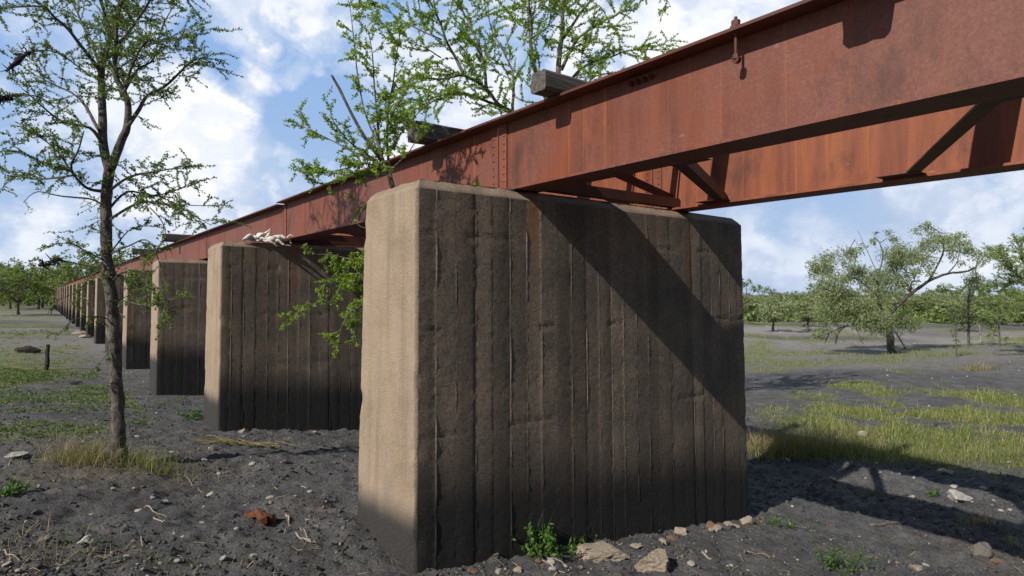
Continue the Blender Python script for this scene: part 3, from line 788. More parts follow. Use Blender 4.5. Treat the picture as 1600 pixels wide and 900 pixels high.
def olive_tree():
    b = gp(1395, 552); D = b.y
    A = lambda pts, d0=0, d1=0: path(pts, D+d0, D+d1)
    base = Vector(b)
    limbs = [([base+Vector((0,0,-.1))]+A([(1391,530),(1387,505),(1384,495)]), .17, .12),
      (A([(1384,498),(1400,480),(1425,458),(1450,440),(1480,428),(1510,424),(1525,418)], 0, .6), .10, .03),
      (A([(1422,460),(1425,440),(1440,440)], .2, .1), .05, .02), (A([(1450,440),(1470,405),(1475,380),(1465,360)], .2, -.2), .05, .015),
      (A([(1480,428),(1495,410),(1500,385)], .4, .8), .03, .012),
      (A([(1385,497),(1372,470),(1373,430),(1380,400),(1375,380)], 0, .5), .07, .02),
      (A([(1386,500),(1360,480),(1340,470),(1322,450)], 0, -.5), .07, .02), (A([(1372,465),(1345,440),(1318,430),(1300,432)], 0, .8), .04, .015),
      (A([(1388,508),(1350,502),(1320,510),(1290,522),(1270,528)], 0, -.6), .06, .02),
      (A([(1320,510),(1310,520),(1305,538)], -.3, -.4), .04, .035), (A([(1296,520),(1291,530),(1288,536)], -.4, -.5), .035, .03),
      (A([(1384,495),(1400,520),(1415,545)], 0, .4), .04, .03), (A([(1372,430),(1352,385),(1340,360)], .2, .3), .02, .006), (A([(1352,400),(1336,375)], .2, .1), .012, .005)]
    cl = [C(1290,412,D,26,22,.3), C(1320,400,D,24,16,-.5), C(1300,445,D,30,24,-.8), C(1335,430,D,26,22,.8), C(1320,470,D,34,22,-.9), C(1295,490,D,28,22,.2),
      C(1345,490,D,34,26,-1.0), C(1375,500,D,24,22,-1.1), C(1408,508,D,16,18,.5), C(1285,515,D,18,14,-.4), C(1420,500,D,20,22,.7), C(1370,440,D,28,26,-.4),
      C(1400,430,D,28,26,.3), C(1395,395,D,24,24,-.2), C(1420,395,D,26,20,.7), C(1440,415,D,20,22,-.5), C(1440,358,D,18,12,.2), C(1465,380,D,26,20,-.4),
      C(1490,372,D,24,16,.6), C(1500,395,D,22,18,-.2), C(1530,398,D,18,20,.5), C(1365,370,D,10,12,.3), C(1350,385,D,8,14,.2), C(1390,370,D,12,12,.1),
      C(1525,440,D,18,16,.9), C(1545,392,D,12,14,.4), C(1268,418,D,14,16,.2), C(1448,352,D,10,8,.0), C(1345,530,D,8,8,-.4)]
    clump_tree('olive_grey_tree', 'spreading grey-green tree with drooping foliage standing alone on the right plain', 'tree', base, limbs, cl, M_BARK, M_LEAF3, 44000, (.08,.16), .30, 5, .9)
olive_tree()
def right_trees():
    def simple_at(px, py, top, wpx, label, name, leafm, n, seed, lean=0, ll=(.05,.11), asp=.4, droop=.3, ncl=9, low=.25, r=.06):
        b = gp(px, py); D = b.y; k = D/F; hh = (py-top)*k; w = wpx*k; rnd = random.Random(seed)
        limbs = [([b+Vector((0,0,-.1)), b+Vector((lean*.2,0,hh*.25)), b+Vector((lean*.5,.1,hh*.5)), b+Vector((lean,0,hh*.8))], r, r*.3)]
        cl = []
        for i in range(ncl):
            t = low+(1-low)*(i+.5)/ncl; a = rnd.uniform(0, 6.28); q = rnd.uniform(.2, .8)*w/2*(1.15-abs(t-.6))
            c = b+Vector((lean*t+math.cos(a)*q, math.sin(a)*q, hh*t*.93)); s = w*rnd.uniform(.12,.22)
            cl.append((c, (s, s, s*.75))); m = b+Vector((lean*t*.6, 0, hh*t*.62)); limbs.append(([m, m.lerp(c,.6)+Vector((0,0,.05)), c], r*.35, r*.1))
        clump_tree(name, label, 'tree', b, limbs, cl, M_BARK, leafm, n, ll, asp, seed, droop)
    simple_at(1513, 542, 415, 75, 'thin small tree with two dark stems right of the grey-green tree', 'small_tree', M_LEAF3, 3600, 41, .1, ncl=11, r=.07)
    simple_at(1494, 557, 470, 34, 'thin young tree with sparse leaves in front of the small tree', 'young_tree', M_LEAF4, 500, 42, .05, ncl=6, r=.03)
    simple_at(1562, 540, 455, 60, 'low bright green bush left of the right edge tree', 'bush', M_LEAF6, 2600, 43, 0, ncl=9, low=.1, r=.04)
    # tree at right edge, bright feathery
    T = Tree(60); b = gp(1606, 556); D = b.y
    tr = T.limb([b+Vector((0,0,-.1))]+path([(1607,520),(1606,470),(1608,430)], D, D), .10, .07, 4, .03)
    for pts, dd in [([(1612,450),(1590,430),(1577,415),(1568,396)], -.5), ([(1612,440),(1600,415),(1594,395),(1592,378)], .3), ([(1612,440),(1618,410),(1615,385),(1620,362)], 0),
                    ([(1615,450),(1590,440),(1560,445),(1540,450)], .4), ([(1616,470),(1590,470),(1570,480),(1550,500)], -.3), ([(1612,430),(1650,400),(1680,360)], .2), ([(1615,450),(1570,415),(1555,395)], .6), ([(1612,440),(1650,430),(1690,430)], -.4)]:
        Q = T.limb(path(pts, D, D+dd*2), .035, .006, 4, .04, 6); T.dress(Q, 34, .46, .005, .1, 1, .3, 0, sp=.035, per=4)
    T.build('feathery_tree', 'bright feathery green tree cut off by the right edge of the picture', 'tree', b, M_BARK, M_BARK, M_LEAF6, (.04,.08), .4)
    # bleached dead stump
    b = gp(1532, 536); mb = MB(); k = b.y/F
    mb.tube(wob(lerp_path([b+Vector((0,0,-.05)), b+Vector((.02,0,14*k)), b+Vector((-.06,0,28*k))], 5), .04, 2), list(np.linspace(.055,.02,11)), 7, True, .4)
    mb.tube([b+Vector((0,0,12*k)), b+Vector((-.2,0,22*k))], [.025,.01], 6)
    o = mb.build('dead_stump', M_STICK, None, True); tag(o, 'pale broken dead stump beside the small tree on the right plain', 'stump')
right_trees()

# ------------------------------------------------------------------ far trees
def far_tree_proto(seed, h, w, leafm, droop=.3, n=2600):
    rnd = random.Random(seed); b = Vector((0,0,0)); limbs = []; cl = []
    fk = b+Vector((rnd.uniform(-.15,.15), 0, h*.24))
    limbs.append(([b+Vector((0,0,-.2)), b+Vector((rnd.uniform(-.1,.1),0,h*.12)), fk], .14, .11))
    for i in range(6):
        a = i*1.05+rnd.uniform(-.3,.3); q = w/2*rnd.uniform(.35,.75)
        e = Vector((math.cos(a)*q, math.sin(a)*q, h*rnd.uniform(.5,.86)))
        limbs.append(([fk, fk.lerp(e,.5)+Vector((0,0,.1)), e], .07, .02))
        for _ in range(3):
            c = e+Vector((rnd.gauss(0,w*.10), rnd.gauss(0,w*.10), rnd.gauss(0,h*.07))); s = w*rnd.uniform(.09,.18); cl.append((c, (s, s, s*.8)))
        c = e*.6; c.z = h*rnd.uniform(.3,.5); s = w*rnd.uniform(.10,.16); cl.append((c, (s, s, s*.7)))
    cl.append((Vector((0,0,h*.88)), (w*.16, w*.16, h*.1)))
    return clump_tree('far_tree', 'x', 'tree', b, limbs, cl, M_BARK, leafm, n, (.16,.34), .5, seed, droop)
protos = [far_tree_proto(101, 5.0, 6.0, M_LEAF4), far_tree_proto(102, 4.2, 5.2, M_LEAF5), far_tree_proto(103, 5.6, 5.6, M_LEAF4), far_tree_proto(104, 3.8, 5.4, M_LEAF3)]
used = [False]*4
FAR = []
rf = random.Random(5)
def far_px(px, y, pi, s, label, grp): FAR.append((px, y, pi, s, label, grp))
LT = 'green tree in the far wood at the left behind the thorny tree'
RT = 'rounded grey-green tree in the far row across the right plain'
far_px(28, 62, 0, .95, 'nearest leafy tree of the left wood, dark trunk showing, at the left edge', 'trees of the far left wood')
far_px(-25, 58, 2, .9, 'leafy tree cut by the left edge of the picture', 'trees of the far left wood')
for i in range(34): far_px(-50+i*8+rf.uniform(-5,5), rf.uniform(78,135), i % 3, rf.uniform(1.15,1.6), LT, 'trees of the far left wood')
far_px(1207, 40, 3, .62, 'rounded tree just right of the front pier across the plain', 'trees of the far right row')
far_px(1262, 41, 1, .58, 'yellow-green tree left of the spreading grey-green tree, far across the plain', 'trees of the far right row')
for i in range(30): far_px(1160+i*18+rf.uniform(-9,9), rf.uniform(43,64), [1,3,3,1][i % 4], rf.uniform(.45,.78), RT, 'trees of the far right row')
for i in range(24): far_px(1165+i*22+rf.uniform(-9,9), rf.uniform(75,110), [2,1,0][i % 3], rf.uniform(.6,.95), 'hazy green tree standing behind the far right row', 'trees behind the far right row')
for px, y, pi, s, lb, grp in FAR:
    p = at(px, HY, y); loc = Vector((p.x, y, gz(p.x, y)))
    if not used[pi]: o = protos[pi]; used[pi] = True
    else: o = copy_tree(protos[pi])
    o.location = loc; o.rotation_euler = (0, 0, rf.uniform(0, 6.28)); o.scale = (s*rf.uniform(.9,1.2), s*rf.uniform(.9,1.2), s*rf.uniform(.85,1.1))
    tag(o, lb, 'tree', grp)
def scrub_band():
    rng = np.random.default_rng(9); P = []
    for i in range(900):
        if i < 420: x = rng.uniform(-170, 0); y = rng.uniform(105, 150); s = rng.uniform(1.6,3.4)
        else: y = rng.uniform(52, 72); x = rng.uniform(.30, 1.05)*y; s = (.7+1.5*max(0, .25+mn.noise(Vector((x*.11, 3, 0)))))*rng.uniform(.6,1.2)
        P.append(np.array([x, y, gz(x, y)+s*.5])+rng.normal(size=(60,3))*np.array([s*.7, s*.7, s*.38]))
    P = np.concatenate(P); P[:,2] = np.maximum(P[:,2], -.5); D = rng.normal(size=P.shape)
    ln = rng.uniform(.0035, .0085, len(P))*P[:,1]; V, Fc = leaf_quads(P, D, ln, ln*.6, rng)
    o = link('distant_scrub', np_mesh('distant_scrub', V, Fc), M_LEAF4, None, False)
    tag(o, 'continuous distant band of green scrub closing the plain at the horizon', 'scrub', kind='stuff')
scrub_band()

# ------------------------------------------------------------------ grass and ground cover (uncountable)
def grass():
    rng = np.random.default_rng(4); pts = []; hs = []; 
    def scatter(n, x0, x1, y0, y1, h0, h1, thr=.3):
        c = 0; tries = 0
        while c < n and tries < n*12:
            tries += 1; x = rng.uniform(x0, x1); y = y0+(y1-y0)*rng.random()**1.3
            if near_pier(x, y) < .06: continue
            g = green_at(x, y)
            if rng.random() > g*1.1 or g < thr: continue
            m = rng.integers(3, 8); r = rng.normal(size=(m,2))*.05
            hh = rng.uniform(h0, h1)*(.5+.8*g)
            for a, b in r: pts.append((x+a, y+b, gz(x+a, y+b)-.01)); hs.append(hh*rng.uniform(.5,1.2))
            c += 1
    scatter(8000, 3, 17, 6.5, 17, .03, .10); scatter(1800, 2, 30, 15, 38, .08, .2)
    scatter(700, 3, 16, 7, 16, .12, .26, .35); scatter(2500, 3.6, 15, 6.6, 13, .05, .13, .15)
    P = np.array(pts); h = np.array(hs); n = len(P)
    V, Fc = blade_strips(P, h, rng.uniform(.004,.008,n)*(1+P[:,1]/14), rng.uniform(.1,.9,n), rng.uniform(0,6.28,n), rng, 2)
    o = link('grass', np_mesh('grass', V, Fc), M_GRASS, None, False)
    tag(o, 'short yellow-green grass covering the ground right of the front pier', 'grass', kind='stuff')
    pts.clear(); hs.clear()
    scatter(7500, -17, -.5, 7.5, 17, .03, .07, .08); scatter(2200, -30, -2, 16, 40, .05, .10, .2)
    P = np.array(pts); n = len(P); D = rng.normal(size=(n,3)); D[:,2] = np.abs(D[:,2])*.6+.2; ln = rng.uniform(.014,.034,n)*(1+P[:,1]/25)
    V, Fc = leaf_quads(P+np.array([0,0,.01]), D, ln, ln*.6, rng)
    o = link('ground_weeds', np_mesh('ground_weeds', V, Fc), M_COVER, None, False)
    tag(o, 'low green weeds spread over the soil around and beyond the thorny tree', 'ground cover', kind='stuff')
grass()

# ------------------------------------------------------------------ tufts and plants (each a thing)
def tuft(name, label, cat, spots, mat, seed, h, w=(.004,.008), lean=(.2,1.1), group=None):
    """spots: (x, y, spread_x, spread_y, count)"""
    rng = np.random.default_rng(seed); P = []
    for x, y, sx, sy, n in spots:
        q = rng.normal(size=(n,2))*np.array([sx, sy])+np.array([x, y])
        P += [(a, b, gz(a, b)-.015) for a, b in q]
    P = np.array(P); n = len(P); c = np.array([spots[0][0], spots[0][1], gz(spots[0][0], spots[0][1])])
    V, Fc = blade_strips(P-c, rng.uniform(h[0], h[1], n), rng.uniform(w[0], w[1], n), rng.uniform(lean[0], lean[1], n), rng.uniform(0,6.28,n), rng, 4)
    o = link(name, np_mesh(name, V, Fc), mat, None, False); o.location = c; tag(o, label, cat, group); return o
b = T1B
tuft('grass_tuft', 'dry straw grass tuft on the left of the thorny tree foot', 'grass tuft', [(b.x-.32,b.y-.08,.17,.10,300),(b.x-.55,b.y,.16,.10,110),(b.x-.12,b.y-.22,.12,.05,110)], M_STRAW, 1, (.08,.46), (.003,.007), (.2,1.3))
tuft('grass_tuft', 'greener grass tuft on the right of the thorny tree foot', 'grass tuft', [(b.x+.28,b.y-.05,.20,.09,330),(b.x-.25,b.y-.12,.16,.08,120)], M_GRASS, 31, (.06,.34), (.003,.007), (.1,1.1))
g = gp(1235, 705)
tuft('grass_tuft', 'tall brown and green grass clump just right of the front pier', 'grass tuft', [(g.x,g.y,.42,.22,1100),(g.x+.6,g.y+.1,.5,.2,700),(g.x-.3,g.y+.1,.3,.2,400)], M_STRAW, 2, (.16,.60))
tuft('grass_tuft', 'green lower growth in the brown clump right of the front pier', 'grass tuft', [(g.x+.1,g.y-.15,.5,.16,900),(g.x+.7,g.y,.5,.2,500)], M_GRASS, 32, (.10,.38))
g = gp(1525, 578)
tuft('grass_tuft', 'dry brown grass clump below the thin young tree on the right', 'grass tuft', [(g.x,g.y,.35,.2,260)], M_STRAW, 3, (.15,.4), (.01,.02))
g = gp(1480, 715)
tuft('grass_tuft', 'bright green grass patch on the right at the edge of the girder shadow', 'grass tuft', [(g.x,g.y,.7,.22,1500),(g.x-1,g.y+.1,.5,.2,700),(g.x+1.0,g.y,.5,.2,700)], M_GRASS, 4, (.06,.24))
g = gp(1530, 815)
tuft('grass_tuft', 'small straw tuft beside the white stone slab at lower right', 'grass tuft', [(g.x,g.y,.10,.07,150)], M_STRAW, 5, (.05,.2))
g = gp(90, 860)
tuft('grass_tuft', 'sparse dry grass in the lower left corner of the ground', 'grass tuft', [(g.x,g.y,.35,.16,190)], M_STRAW, 6, (.04,.18), (.003,.006))
g = gp(1585, 850)
tuft('grass_tuft', 'few green blades at the lower right edge', 'grass tuft', [(g.x,g.y,.05,.05,26)], M_GRASS, 7, (.1,.25))
g = gp(375, 698)
def straw_heap():
    rng = np.random.default_rng(8); mb = MB()
    for i in range(70):
        a = rng.normal(.35,.45); c = Vector((g.x+rng.normal(0,.22), g.y+rng.normal(0,.08), 0)); L = rng.uniform(.1,.32)
        Q = [c+Vector((math.cos(a)*t*L, -math.sin(a)*t*L*.8, 0)) for t in (-1,-.3,.4,1)]
        for j, q in enumerate(Q): q.z = gz(q.x, q.y)+.012+rng.uniform(0,.05)
        mb.tube(Q, [.003,.004,.004,.002], 4, False)
    o = mb.build('straw_heap', M_STRAW, None, True); tag(o, 'flattened heap of dry straw on the soil before the second pier', 'straw')
straw_heap()
def weed(name, label, px, py, seed, n=16, h=.16, leaf=(.02,.045), spread=.12, mat=M_WEED):
    T = Tree(seed); b = gp(px, py) if py < 893 else gp(px, 893)
    for i in range(n):
        c = b+Vector((T.rnd.gauss(0,spread), T.rnd.gauss(0,spread*.6), 0)); c.z = gz(c.x, c.y)
        T.twig(c, (T.rnd.gauss(0,.6), T.rnd.gauss(0,.6), 1), h*T.rnd.uniform(.5,1.3), .0022, 0, None, .0, sp=.013, bare=.15, per=2)
    return T.build(name, label, 'plant', b, M_WEED, M_WEED, mat, leaf, .42)
weed('weed_plant', 'lush leafy green weed at the foot of the front pier', 830, 858, 1, 46, .20, (.03,.06), .15)
weed('weed_plant', 'low green weed in the shade right of the lush weed at the pier', 905, 850, 2, 12, .08, (.02,.04), .07)
weed('weed_plant', 'small dark green weed against the middle of the front pier base', 1022, 828, 3, 9, .08, (.02,.04), .03)
weed('weed_plant', 'round green weed beside the lower right corner of the front pier', 1212, 818, 4, 22, .11, (.015,.03), .09)
weed('weed_plant', 'upright bushy green weed at the bottom right foreground', 1312, 890, 5, 34, .19, (.014,.028), .10)
weed('weed_plant', 'pale green weed on the lit patch inside the girder shadow', 1360, 778, 6, 18, .07, (.015,.03), .13)
weed('weed_plant', 'little star-shaped weed between the shadow bands at right', 1458, 776, 7, 8, .09, (.03,.05), .02)
weed('weed_plant', 'bright green weed cut by the left edge', 10, 775, 8, 14, .14, (.03,.05), .06)
weed('weed_plant', 'green weed growing at the corner of the second pier', 306, 655, 9, 20, .2, (.02,.05), .10)
weed('weed_plant', 'flat green weed at the bottom left of the front pier', 280, 880, 10, 12, .05, (.012,.022), .14)
weed('weed_plant', 'sparse creeping weed lower left near the pale rock', 150, 850, 11, 12, .08, (.012,.022), .16)
weed('weed_plant', 'tiny weed beside the pier corner in the centre foreground', 530, 868, 12, 6, .05, (.012,.02), .04)
wz = random.Random(19)
wp = weed('weed_plant', 'small bright weed scattered on the soil beside and beyond the thorny tree', 60, 628, 40, 12, .10, (.02,.04), .14)
wp['group'] = 'weeds beyond the thorny tree'
for i in range(26):
    p = gp(wz.uniform(0, 275), wz.uniform(588, 668))
    if near_pier(p.x, p.y) < .1 or (p-T1B).length < .5: continue
    c = copy_tree(wp); c.location = p; c.rotation_euler = (0, 0, wz.uniform(0, 6.28)); k = wz.uniform(.6, 1.3); c.scale = (k*1.3, k*1.3, k*.8)
g = gp(822, 862)
tuft('tall_grass', 'tall thin green grass stalks against the shaded front pier face', 'grass', [(g.x,g.y,.09,.03,60)], M_WEED, 21, (.12,.42), (.003,.006), (.05,.4))

# ------------------------------------------------------------------ stones
def rock_mesh(seed, sub=2, planes=11, flat=.6):
    rnd = random.Random(seed); bm = bmesh.new(); bmesh.ops.create_icosphere(bm, subdivisions=sub, radius=1)
    pl = [(Vector((rnd.gauss(0,1), rnd.gauss(0,1), rnd.gauss(0,1))).normalized(), rnd.uniform(.42,.85)) for _ in range(planes)]
    for v in bm.verts:
        for n, d in pl:
            t = v.co.dot(n)
            if t > d: v.co -= n*(t-d)
        v.co += v.co.normalized()*(mn.noise(v.co*2.6+Vector((seed,0,0)))*.10+(mn.noise(v.co*7+Vector((seed,0,0)))*.10+mn.noise(v.co*15+Vector((seed,0,0)))*.04 if sub > 2 else 0)); v.co.z *= flat
    for ax, lim in ((0, 1), (1, 1), (2, .6)):
        k = lim/max(abs(v.co[ax]) for v in bm.verts)
        for v in bm.verts: v.co[ax] *= k
    me = bpy.data.meshes.new('stone'); bm.to_mesh(me); bm.free(); return me
def put_rock(name, label, cat, px, py, w, d, h, seed, mat, rz=0, sub=3, group=None, tilt=(0,0), sink=.25):
    b = gp(px, py) if py < 893 else gp(px, 893)
    me = rock_mesh(seed, sub); o = link(name, me, mat, None, False); o.scale = (w, d, h/.6)
    o.location = b+Vector((0,0,h*(1-sink*2)*.6)); o.rotation_euler = (tilt[0], tilt[1], rz); tag(o, label, cat, group); return o
put_rock('concrete_chunk', 'broad broken concrete slab lying at the foot of the front pier', 'concrete chunk', 945, 868, .23, .16, .07, 3, M_CHUNK, .3, 4, tilt=(.2,.05))
put_rock('concrete_chunk', 'tilted broken concrete block right of the broad slab in the foreground', 'concrete chunk', 1020, 884, .14, .12, .085, 8, M_CHUNK, .7, 4, tilt=(.3,-.35))
put_rock('stone', 'large white flat stone lit between the shadow bands at right', 'stone', 1497, 780, .19, .11, .09, 12, M_PALE, .2, 3)
put_rock('stone', 'long pale stone near the grass edge at right', 'stone', 1478, 742, .11, .05, .04, 14, M_PALE, -.1)
put_rock('stone', 'pale stone in the shaded grass right of the pier', 'stone', 1350, 680, .12, .07, .06, 15, M_PALE, .2)
put_rock('stone', 'grey block half in shadow at the lower right', 'stone', 1533, 862, .13, .09, .09, 17, M_GREY, .9, 3)
put_rock('stone', 'round tan stone in the bottom right foreground', 'stone', 1432, 888, .055, .045, .03, 18, M_CHUNK, .1)
put_rock('stone', 'flat pale stone beside the grey block at lower right', 'stone', 1560, 876, .07, .05, .025, 19, M_STONE, .1)
put_rock('stone', 'reddish rubble stone at the right end of the pier base', 'stone', 1066, 830, .09, .06, .05, 20, M_CHUNK, .5)
put_rock('stone', 'tan rubble stone under the right corner of the pier', 'stone', 1165, 818, .08, .07, .07, 21, M_CHUNK, .2)
put_rock('stone', 'tan stone between the two rubble stones by the pier', 'stone', 1120, 826, .08, .05, .04, 22, M_CHUNK, 1)
put_rock('stone', 'pale rock on the soil at the lower left', 'stone', 137, 846, .06, .05, .045, 23, M_PALE, 1)
put_rock('stone', 'white stone lit on bare soil left of the front pier', 'stone', 422, 779, .045, .03, .025, 24, M_PALE, 1)
put_rock('stone', 'orange stone by the corner of the second pier', 'stone', 378, 678, .10, .07, .06, 25, M_CHUNK, 1)
put_rock('stone', 'tan block on the soil below the second pier', 'stone', 334, 704, .07, .05, .07, 26, M_CHUNK, 1)
put_rock('stone', 'smooth white stone below the second pier', 'stone', 315, 716, .08, .05, .03, 27, M_PALE, .4)
put_rock('stone', 'pale stone at the left edge below the weeds', 'stone', 26, 715, .10, .05, .03, 28, M_PALE, .5)
put_rock('rubble_block', 'pale rubble block at the foot of the far piers behind the tree', 'rubble', 122, 522, .40, .30, .16, 29, M_CHUNK, .5, 3)
put_rock('rubble_block', 'smaller pale rubble block in front of the other one by the far piers', 'rubble', 131, 527, .30, .25, .16, 30, M_CHUNK, .9, 3)
stone_protos = [rock_mesh(200+i, 2, 7, .55) for i in range(8)]
for me in stone_protos: me.materials.append(M_STONE)
rs = random.Random(77)
for i in range(16):
    uu = .25+3.6*i/15+rs.uniform(-.1,.1); p = BW(uu, -.16-rs.uniform(.02,.16)); p.z = gz(p.x, p.y)
    o = link('rubble_stone', rock_mesh(400+i, 3, 8, .6), M_CHUNK if i % 3 else M_STONE, None, False)
    q = rs.uniform(.028,.062); o.scale = (q*1.3, q, q*.9); o.location = p+Vector((0,0,q*.25)); o.rotation_euler = (rs.uniform(-.3,.3), rs.uniform(-.3,.3), rs.uniform(0,6))
    tag(o, 'tan broken rubble stone lying along the bottom of the front pier face', 'stone', 'rubble along the front pier')
zones = [(0,420,640,893,'small loose stone on the bare soil round the thorny tree'), (200,553,640,893,'small loose stone on the soil left of the front pier'),
         (760,1170,865,893,'small loose stone along the foot of the front pier'), (1170,1600,735,893,'small loose stone on the soil at the lower right'), (1170,1600,520,735,'small loose stone scattered on the right plain')]
for x0, x1, y0, y1, lb in zones:
    for i in range(24 if x0 != 760 else 14):
        p = gp(rs.uniform(x0,x1), rs.uniform(y0,y1))
        if near_pier(p.x, p.y) < .06: continue
        o = bpy.data.objects.new('stone', rs.choice(stone_protos)); COL.objects.link(o)
        s = (.009+.020*rs.random()**2)*(1+p.y/14); o.scale = (s*rs.uniform(.8,1.4), s, s*.9); o.location = p+Vector((0,0,s*.15)); o.rotation_euler = (rs.uniform(-.3,.3), rs.uniform(-.3,.3), rs.uniform(0,6.28))
        tag(o, lb, 'stone', lb.replace('small loose stone','loose stones'))
def gravel():
    rng = np.random.default_rng(33); bm = bmesh.new(); bmesh.ops.create_icosphere(bm, subdivisions=1, radius=1)
    bv = np.array([v.co[:] for v in bm.verts]); bf = np.array([[v.index for v in f.verts] for f in bm.faces]); bm.free()
    V = []; Fc = []; n = 0
    for i in range(10000):
        y = 3.6+(20)*rng.random()**1.9; x = rng.uniform(-1,1)*y*.95
        if near_pier(x, y) < .02: continue
        if fbm(x, y, .9, 2, 12) < .02+.3*(rng.random()-.5): continue
        s = (.003+.011*rng.random()**3.2)*(1+y/16); q = bv*(s*rng.uniform(.6,1.3,3))*rng.uniform(.8,1.2,(len(bv),1))
        a = rng.uniform(0,6.28); q = q@np.array([[math.cos(a),math.sin(a),0],[-math.sin(a),math.cos(a),0],[0,0,1]])
        V.append(q+np.array([x, y, gz(x, y)+s*.2])); Fc.append(bf+n); n += len(bv)
    o = link('gravel', np_mesh('gravel', np.concatenate(V), np.concatenate(Fc)), M_STONE, None, False)
    tag(o, 'fine pale gravel and soil crumbs scattered over the dark ground', 'gravel', kind='stuff')
gravel()
def clods():
    rng = np.random.default_rng(58); bm = bmesh.new(); bmesh.ops.create_icosphere(bm, subdivisions=1, radius=1)
    bv = np.array([v.co[:] for v in bm.verts]); bf = np.array([[v.index for v in f.verts] for f in bm.faces]); bm.free()
    V = []; Fc = []; n = 0
    for i in range(34000):
        y = 3.6+9*rng.random()**1.6; x = rng.uniform(-.9,.9)*y
        if near_pier(x, y) < .02 or fbm(x, y, 1.3, 3, 61) < -.12+.5*(rng.random()-.5): continue
        s = (.004+.013*rng.random()**2.4)*(1+y/20); q = bv*rng.uniform(.72,1.25,(len(bv),1))*(s*rng.uniform(.7,1.3,3))*np.array([1,1,.7])
        V.append(q+np.array([x, y, gz(x, y)-s*.12])); Fc.append(bf+n); n += len(bv)
    t = NT('crumbled_soil'); c = t.ramp(t.n('ShaderNodeNewGeometry').outputs['Random Per Island'], [(0,(.05,.05,.052)),(.6,(.088,.087,.089)),(1,(.125,.122,.12))])
    t.bump(t.noise(90, 4, .7, t.coord()), .8, .01)
    o = link('soil_clods', np_mesh('soil_clods', np.concatenate(V), np.concatenate(Fc)), t.done(c, .95, .1), None, False)
    tag(o, 'crumbly dark soil clods covering the ground in the foreground', 'soil', kind='stuff')
clods()
def litter():
    rng = np.random.default_rng(71); mb = MB()
    for i in range(1500):
        y = 3.7+9*rng.random()**1.7; x = rng.uniform(-.85,.85)*y
        if near_pier(x, y) < .03 or fbm(x, y, .7, 2, 40) < -.05: continue
        a = rng.uniform(0, 6.28); L = rng.uniform(.015,.07); dx, dy = math.cos(a)*L, math.sin(a)*L; r = rng.uniform(.001,.0028)*(1+y/15)
        mb.tube([(x-dx, y-dy, gz(x-dx, y-dy)+.006), (x+rng.normal()*.006, y+rng.normal()*.006, gz(x, y)+.012), (x+dx, y+dy, gz(x+dx, y+dy)+.006)], [r, r, r*.5], 3, False)
    o = mb.build('plant_litter', M_STRAW, None, False); tag(o, 'fine dry stalks and twig bits littering the dark soil', 'litter', kind='stuff')
litter()

# ------------------------------------------------------------------ sticks, logs, posts
def stick(label, pts, r, mat=M_STICK, name='stick', lift=.012, branch=None, group=None):
    mb = MB(); P = lerp_path([gp(x, min(y,893)) for x, y in pts], 4)
    for q in P: q.z = gz(q.x, q.y)+lift
    P = wob(P, .012, random.uniform(0,40), 6); mb.tube(P, list(np.linspace(r, r*.55, len(P))), 6, True, .2)
    if branch:
        Q = lerp_path([gp(x, min(y,893)) for x, y in branch], 3)
        for q in Q: q.z = gz(q.x, q.y)+lift+.01
        mb.tube(Q, list(np.linspace(r*.7, r*.3, len(Q))), 5, True, .2)
    o = mb.build(name, mat, None, True); tag(o, label, 'stick', group); return o
stick('forked pale stick on the soil left of the front pier base', [(462,836),(480,846),(494,858)], .008, branch=[(486,850),(478,838),(468,830)])
stick('thin dark twig beside the forked stick at the pier corner', [(515,858),(530,850),(546,844)], .007, M_CHAR)
stick('straight thin stick on the soil below the grass tuft', [(225,793),(245,803),(265,810)], .006)
stick('short pale stick right of the red-brown wood chunk', [(446,806),(451,814),(453,821)], .011)
stick('curved light stick in the middle of the bare soil', [(470,760),(478,763),(488,764)], .007)
stick('long straw-coloured stick lying before the lush weed', [(832,868),(860,882),(890,893)], .007)
stick('second long thin stick crossing the first before the front pier', [(852,870),(880,880),(905,890)], .005)
stick('short orange stick right of the broken concrete', [(1098,862),(1106,868),(1112,873)], .009)
stick('grey plank piece lying in the girder shadow at right', [(1375,780),(1395,777),(1417,773)], .02, M_TIE, 'plank_piece')
stick('dark weathered branch in the lower shadow band at right', [(1360,822),(1385,818),(1415,816)], .025, M_TIE)
stick('pale twig on the soil under the thorny tree grass', [(240,808),(250,814),(258,819)], .006)
stick('bent dry twig at the lower left', [(0,860),(15,868),(34,875)], .006)
stick('long dry twig left of the pale rock', [(220,840),(221,850),(222,862)], .005)
stick('dry grass stalk on the soil between the tree and pier', [(290,750),(310,758),(318,768)], .004)
b = gp(405, 812); mb = MB()
mb.tube(wob(lerp_path([b+Vector((-.15,.05,.045)), b+Vector((-.05,.02,.05)), b+Vector((.06,-.02,.045)), b+Vector((.14,-.03,.04))], 6), .035, 9, 14), list(np.interp(np.linspace(0,1,19), [0,.1,.5,.9,1], [.018,.03,.036,.045,.03])), 8, True, 1.1)
mb.tube(wob(lerp_path([b+Vector((.0,0,.05)), b+Vector((.05,-.07,.04)), b+Vector((.09,-.11,.03))], 5), .03, 4, 14), list(np.linspace(.04,.025,11)), 7, True, 1.0)
o = mb.build('wood_chunk', M_REDW, None, False); tag(o, 'red-brown rotten wood chunk on the bare soil left of the front pier', 'wood')
b = gp(44, 551); mb = MB()
mb.tube(wob(lerp_path([b+Vector((-.42,0,.10)), b+Vector((0,0,.12)), b+Vector((.38,.05,.08))], 5), .06, 9, 4), list(np.interp(np.linspace(0,1,11), [0,.3,.7,1], [.06,.13,.12,.05])), 8, True, .4)
o = mb.build('charred_log', M_CHAR, None, False); tag(o, 'short dark log lying on the weeds at the left', 'log')
